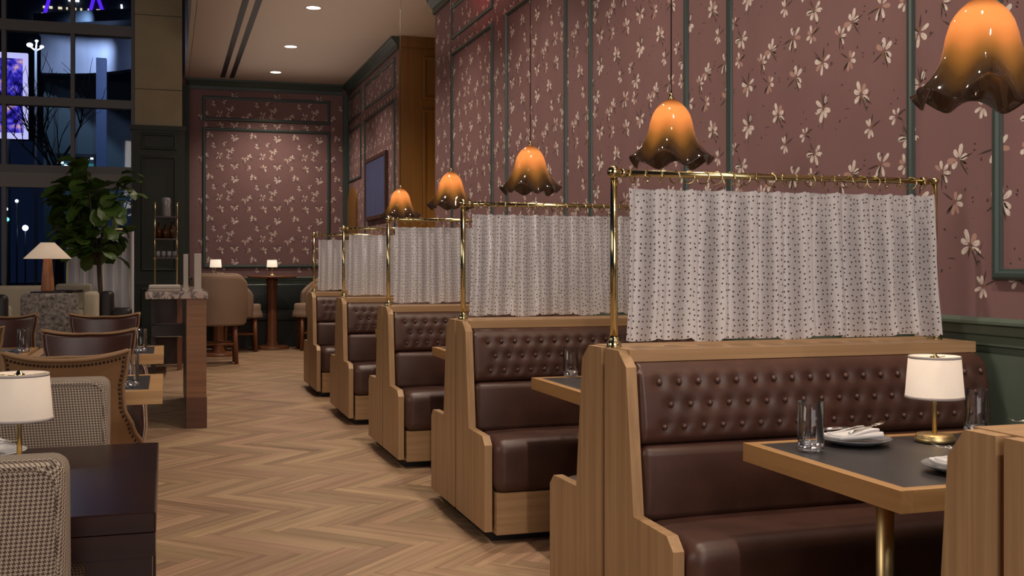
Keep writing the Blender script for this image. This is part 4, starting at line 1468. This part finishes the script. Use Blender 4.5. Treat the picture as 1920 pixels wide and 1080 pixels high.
def lounge(name, label, cat, loc, rz, W, D, H_, mat, arms=True, seat_h=.44, group=None, leg='mahogany'):
    root = thing(name, label, cat, loc, rz, group)
    b = MB(); b.rbox(-W / 2, W / 2, D / 2 - .14, D / 2, .14, H_, .04, 3); obj('backrest', b, M[mat], root)
    b = MB(); b.rbox(-W / 2 + (.09 if arms else 0), W / 2 - (.09 if arms else 0), -D / 2, D / 2 - .13, .2, seat_h, .04, 3); obj('seat', b, M[mat], root)
    if arms:
        for s_ in (-1, 1):
            b = MB(); b.rbox(*sorted((s_ * W / 2, s_ * (W / 2 - .10))), -D / 2 + .03, D / 2 - .12, .14, seat_h + .2, .035, 3); obj('armrest', b, M[mat], root)
    for x in (-W / 2 + .06, W / 2 - .06):
        for y in (-D / 2 + .06, D / 2 - .06):
            b = MB(); b.cyl((x, y, .001), (x, y, .21), .018, .022, n=10); obj('leg', b, M[leg], root)
    return root
lounge('patterned_chair', 'grey patterned upholstered chair in front of the conical lamp', 'chair', (-.985, 10.7, 0), PI, .47, .60, 1.03, 'boucle', False)
lounge('cream_sofa', 'long cream high-backed sofa behind the conical lamp', 'sofa', (-1.62, 13.4, 0), PI, .70, .75, 1.055, 'cream', True)
lounge('cream_armchair', 'cream armchair turned sideways below the fig tree', 'chair', (-.90, 12.4, 0), R(-90), .50, .42, 1.00, 'cream', True, .62)
lounge('small_cream_chair', 'small cream chair behind the dark bistro table', 'chair', (-1.09, 14.35, 0), 0, .42, .5, 1.05, 'cream', False)
lounge('dark_armchair', 'black armchair between the fig tree and the green column', 'chair', (-.52, 12.9, 0), R(90), .50, .36, .99, 'black', True, .6)
lounge('white_armchair', 'pale armchair cut by the left edge above the dark leather chair', 'chair', (-1.58, 10.6, 0), PI, .60, .6, .93, 'cream', True)
lounge('black_chair', 'black rounded chair back at the left edge beside the patterned chair', 'chair', (-1.42, 9.75, 0), PI, .42, .5, 1.045, 'black', False)
root = thing('bistro_table', 'dark round bistro table with cups, before the white sheer curtain', 'table', (-1.06, 13.45, 0))
b = MB(); b.lathe([(.001, .97), (.15, .97), (.155, .98), (.15, .995), (.001, .995)], 28); obj('tabletop', b, M['mahogany'], root)
b = MB(); b.cyl((0, 0, .02), (0, 0, .97), .03, n=14); obj('column', b, M['mahogany'], root)
b = MB(); b.lathe([(.001, .03), (.12, .025), (.13, .001)], 24); obj('foot', b, M['mahogany'], root)
# console table with conical lamp
root = thing('console_table', 'narrow wooden table carrying the conical lamp, behind the patterned chair', 'table', (-1.13, 11.75, 0))
b = MB(); b.box(-.14, .14, -.14, .14, .98, 1.02); obj('tabletop', b, M['mahogany'], root)
for x in (-.115, .115):
    for y in (-.115, .115):
        b = MB(); b.box(x - .02, x + .02, y - .02, y + .02, .001, .98); obj('leg', b, M['mahogany'], root)
root = thing('conical_lamp', 'lit lamp with wide conical shade and wooden base, at the left by the window', 'lamp', (-1.125, 11.75, 1.02))
b = MB(); b.lathe([(.001, 0), (.062, 0), (.064, .01), (.052, .18), (.038, .34), (.036, .35), (.001, .35)], 28); obj('base', b, M['lamp_wood'], root)
b = MB(); b.lathe([(.222, .325), (.065, .483), (.060, .483), (.218, .322), (.222, .325)], 48); obj('shade', b, M['shade_cone'], root)
b = MB(); b.cyl((0, 0, .35), (0, 0, .48), .008, n=10); b.sphere((0, 0, .40), .028, 12, 8); obj('bulb', b, M['hot'], root)
lamp('conical_lamp_light', 'POINT', (-1.125, 11.75, 1.36), 4, (1.0, .70, .42), shadow_soft_size=.03)

# ================================================================== OUTSIDE, NIGHT STREET
b = MB(); b.box(-40, 20, 18.3, 90, -.2, -.05); struct('ground_street', b, M['asphalt'])
root = thing('billboard', 'bright purple and blue digital billboard outside the window', 'billboard', (-5.05, 44, 0))
b = MB(); b.box(-3.0, 0, -.05, .1, 6.15, 8.9); obj('screen', b, M['billboard'], root)
b = MB(); b.box(0, .16, -.1, .15, 5.95, 9.1); obj('light_border', b, M['bill_edge'], root)
b = MB(); b.box(-3.16, -3.0, -.1, .15, 5.95, 9.1); obj('light_border', b, M['bill_edge'], root)
b = MB(); b.box(-3.0, 0, -.1, .15, 5.95, 6.15); obj('light_border', b, M['bill_edge'], root)
b = MB(); b.box(-3.0, 0, -.1, .15, 8.9, 9.1); obj('light_border', b, M['bill_edge'], root)
for x in (-2.4, -.6):
    b = MB(); b.cyl((x, .3, -.05), (x, .3, 6.1), .13, n=12); obj('post', b, M['night_dark'], root)
root = thing('street_lamp', 'street lamp with bright white heads outside the window', 'street lamp', (-3.15, 30, 0))
b = MB(); b.cyl((0, 0, -.05), (0, 0, 6.75), .04, .03, n=12); obj('pole', b, M['concrete_blue'], root)
for x, z, r in ((-.14, 6.84, .075), (.02, 6.95, .04), (.14, 6.81, .05)):
    b = MB(); b.sphere((x, 0, z), r, 14, 8, .7); b.cyl((0, 0, 6.7), (x, 0, z - .03), .014, n=8); obj('lamp_head', b, M['street_lamp_glow'], root)
lamp('street_lamp_light', 'POINT', (-3.15, 29.4, 6.75), 45, (.6, .75, 1.0), shadow_soft_size=.15)
root = thing('bare_tree', 'bare winter tree outside between the street lamp and the concrete building', 'tree', (-2.35, 27, 0))
tr_ = random.Random(11)
b = MB(); b.tube([(0, 0, -.05), (.03, 0, 2.2), (.0, 0, 3.6)], [.11, .08, .06], 8); obj('trunk', b, M['bark'], root)
def branch(p, d, l, r, depth, mb):
    q = p + d * l
    mid = p + d * l * .5 + Vector((tr_.uniform(-.06, .06), 0, tr_.uniform(-.03, .06))) * l
    mb.tube([p, mid, q], [r, r * .8, r * .6], 5)
    if depth == 0:
        return
    for k in range(3 if depth > 1 else 2):
        dd = (d + Vector((tr_.uniform(-.8, .8), tr_.uniform(-.7, .7), tr_.uniform(.0, .5)))).normalized()
        branch(q if k else mid, dd, l * tr_.uniform(.6, .85), r * .6, depth - 1, mb)
for k in range(5):
    b = MB(); branch(Vector((0, 0, 2.6 + .25 * k)), Vector((tr_.uniform(-.7, .7), tr_.uniform(-.5, .5), 1)).normalized(), 1.1, .035, 3, b)
    obj('branch', b, M['bark'], root)
root = thing('street_building', 'large building outside with a lit concrete fascia and dark glass below', 'building', (0, 0, 0))
b = MB()
P0 = []
for i in range(13):
    t = i / 12
    x = -3.9 + 4.4 * t; y = 38.6 - 6.9 * t + 1.1 * math.sin(PI * t)
    P0.append((x, y, 7.55 - .5 * t, 9.05 - 1.0 * t))
v = [(x, y, z0) for x, y, z0, z1 in P0] + [(x, y, z1) for x, y, z0, z1 in P0] + [(x, y + .5, z0) for x, y, z0, z1 in P0] + [(x, y + .5, z1) for x, y, z0, z1 in P0]
f = []
for i in range(12):
    f += [(i, i + 1, 14 + i, 13 + i), (26 + i, 39 + i, 40 + i, 27 + i), (i, 26 + i, 27 + i, i + 1), (13 + i, 14 + i, 40 + i, 39 + i)]
f += [(0, 13, 39, 26), (12, 38, 51, 25)]
b.add(v, f); obj('fascia', b, M['concrete_blue'], root)
b = MB(); b.box(-3.9, 1.5, 39.4, 44, -.1, 7.5); obj('glass_wall', b, M['night_teal'], root)
b = MB(); b.add([(-4.1, 38.3, 9.06), (.6, 31.2, 8.06), (.6, 44, 8.06), (-4.1, 44, 9.06), (-4.1, 38.3, 9.4), (.6, 31.2, 8.4), (.6, 44, 8.4), (-4.1, 44, 9.4)], [(0, 1, 2, 3), (7, 6, 5, 4), (0, 4, 5, 1), (1, 5, 6, 2), (2, 6, 7, 3), (3, 7, 4, 0)]); obj('roof', b, M['night_dark'], root)
b = MB(); b.box(-1.93, -1.65, 33.6, 33.9, -.05, 7.25); obj('blue_column', b, M['blue_column'], root)
for x in (-3.5, -2.9, -2.3, -1.2, -.6):
    b = MB(); b.box(x - .05, x + .05, 39.3, 39.4, 0, 7.5); obj('mullion', b, M['night_dark'], root)
b = MB(); b.box(-3.95, 1.5, 39.25, 39.42, 4.3, 4.5); obj('floor_band', b, M['night_dark'], root)
lamp('fascia_light', 'SPOT', (-2.55, 34.9, 9.0), 900, (.55, .70, 1.0), rot=(R(58), 0, R(-2)), spot_size=R(80), spot_blend=.9, shadow_soft_size=.15)
lamp('fascia_light', 'SPOT', (-.75, 30.8, 8.3), 420, (.50, .62, 1.0), rot=(R(60), 0, R(-5)), spot_size=R(80), spot_blend=.9, shadow_soft_size=.15)
root = thing('office_tower', 'dark office tower with lit windows and purple neon lines, top left outside', 'building', (0, 0, 0))
b = MB(); b.box(-13, 0, 70, 74, 9, 30); obj('facade', b, M['night_dark'], root)
wr = random.Random(4)
for i in range(18):
    x = -7.0 + (i % 9) * .42 + wr.uniform(-.08, .08); z = 16.05 + (i // 9) * .42
    b = MB(); b.box(x, x + wr.uniform(.07, .24), 69.9, 70, z, z + .13); obj('lit_window', b, M['yellow_window'], root)
for p0, p1 in (((-4.45, 15.95), (-3.95, 18)), ((-3.45, 15.9), (-4.15, 18)), ((-6.85, 16.1), (-6.6, 17.0))):
    b = MB(); b.cyl((p0[0], 69.8, p0[1]), (p1[0], 69.8, p1[1]), .10, n=8); obj('neon_line', b, M['purple_neon'], root)
b = MB(); b.box(-7.35, -6.5, 69.7, 69.9, 15.72, 15.9); obj('lit_sign', b, M['white_glow'], root)
b = MB(); b.box(-5.55, -4.95, 69.7, 69.9, 16.95, 17.1); obj('lit_sign', b, M['white_glow'], root)
b = MB(); b.cyl((-2.52, 69.8, 16.3), (-2.58, 69.8, 16.95), .06, n=8); obj('light_strip', b, M['white_glow'], root)
root = thing('shop_canopy', 'teal lit shop canopy outside, behind the top of the fig tree', 'canopy', (-2.5, 34, 0))
b = MB(); b.box(-.50, .48, -.1, .1, 4.03, 4.22); obj('lit_band', b, M['teal_sign'], root)
for x, w_, z in ((-.48, .16, 4.20), (-.30, .12, 4.12), (-.05, .2, 4.26), (.2, .16, 4.30), (.40, .08, 4.34)):
    b = MB(); b.box(x, x + w_, -.16, -.1, z, z + .05); obj('lit_window', b, M['white_glow'], root)
b = MB(); b.box(-.55, .55, -.05, 1.0, 4.42, 4.5); obj('canopy_top', b, M['night_dark'], root)
for x in (-.5, .5):
    b = MB(); b.box(x - .03, x + .03, .3, .36, -.05, 4.42); obj('post', b, M['night_dark'], root)
for i, (x, z, r, k, lb) in enumerate(((-3.83, 3.0, .042, 'street_lamp_glow', 'highest small white street light outside, left of the fig tree'), (-4.09, 2.78, .042, 'street_lamp_glow', 'small white street light at the left window edge'),
                              (-4.32, 2.58, .055, 'teal_glow', 'small teal street light at the left window edge'), (-3.62, 2.28, .075, 'street_lamp_glow', 'largest small white street light, above the conical lamp'))):
    root = thing('street_light', lb, 'street light', (x, 32 + 2 * (i == 2), 0), group='small lights in the night street')
    b = MB(); b.sphere((0, 0, z), r, 12, 8); obj('lamp_globe', b, M[k], root)
    b = MB(); b.cyl((0, 0, -.05), (0, 0, z - r * .8), .02, n=8); obj('pole', b, M['night_dark'], root)
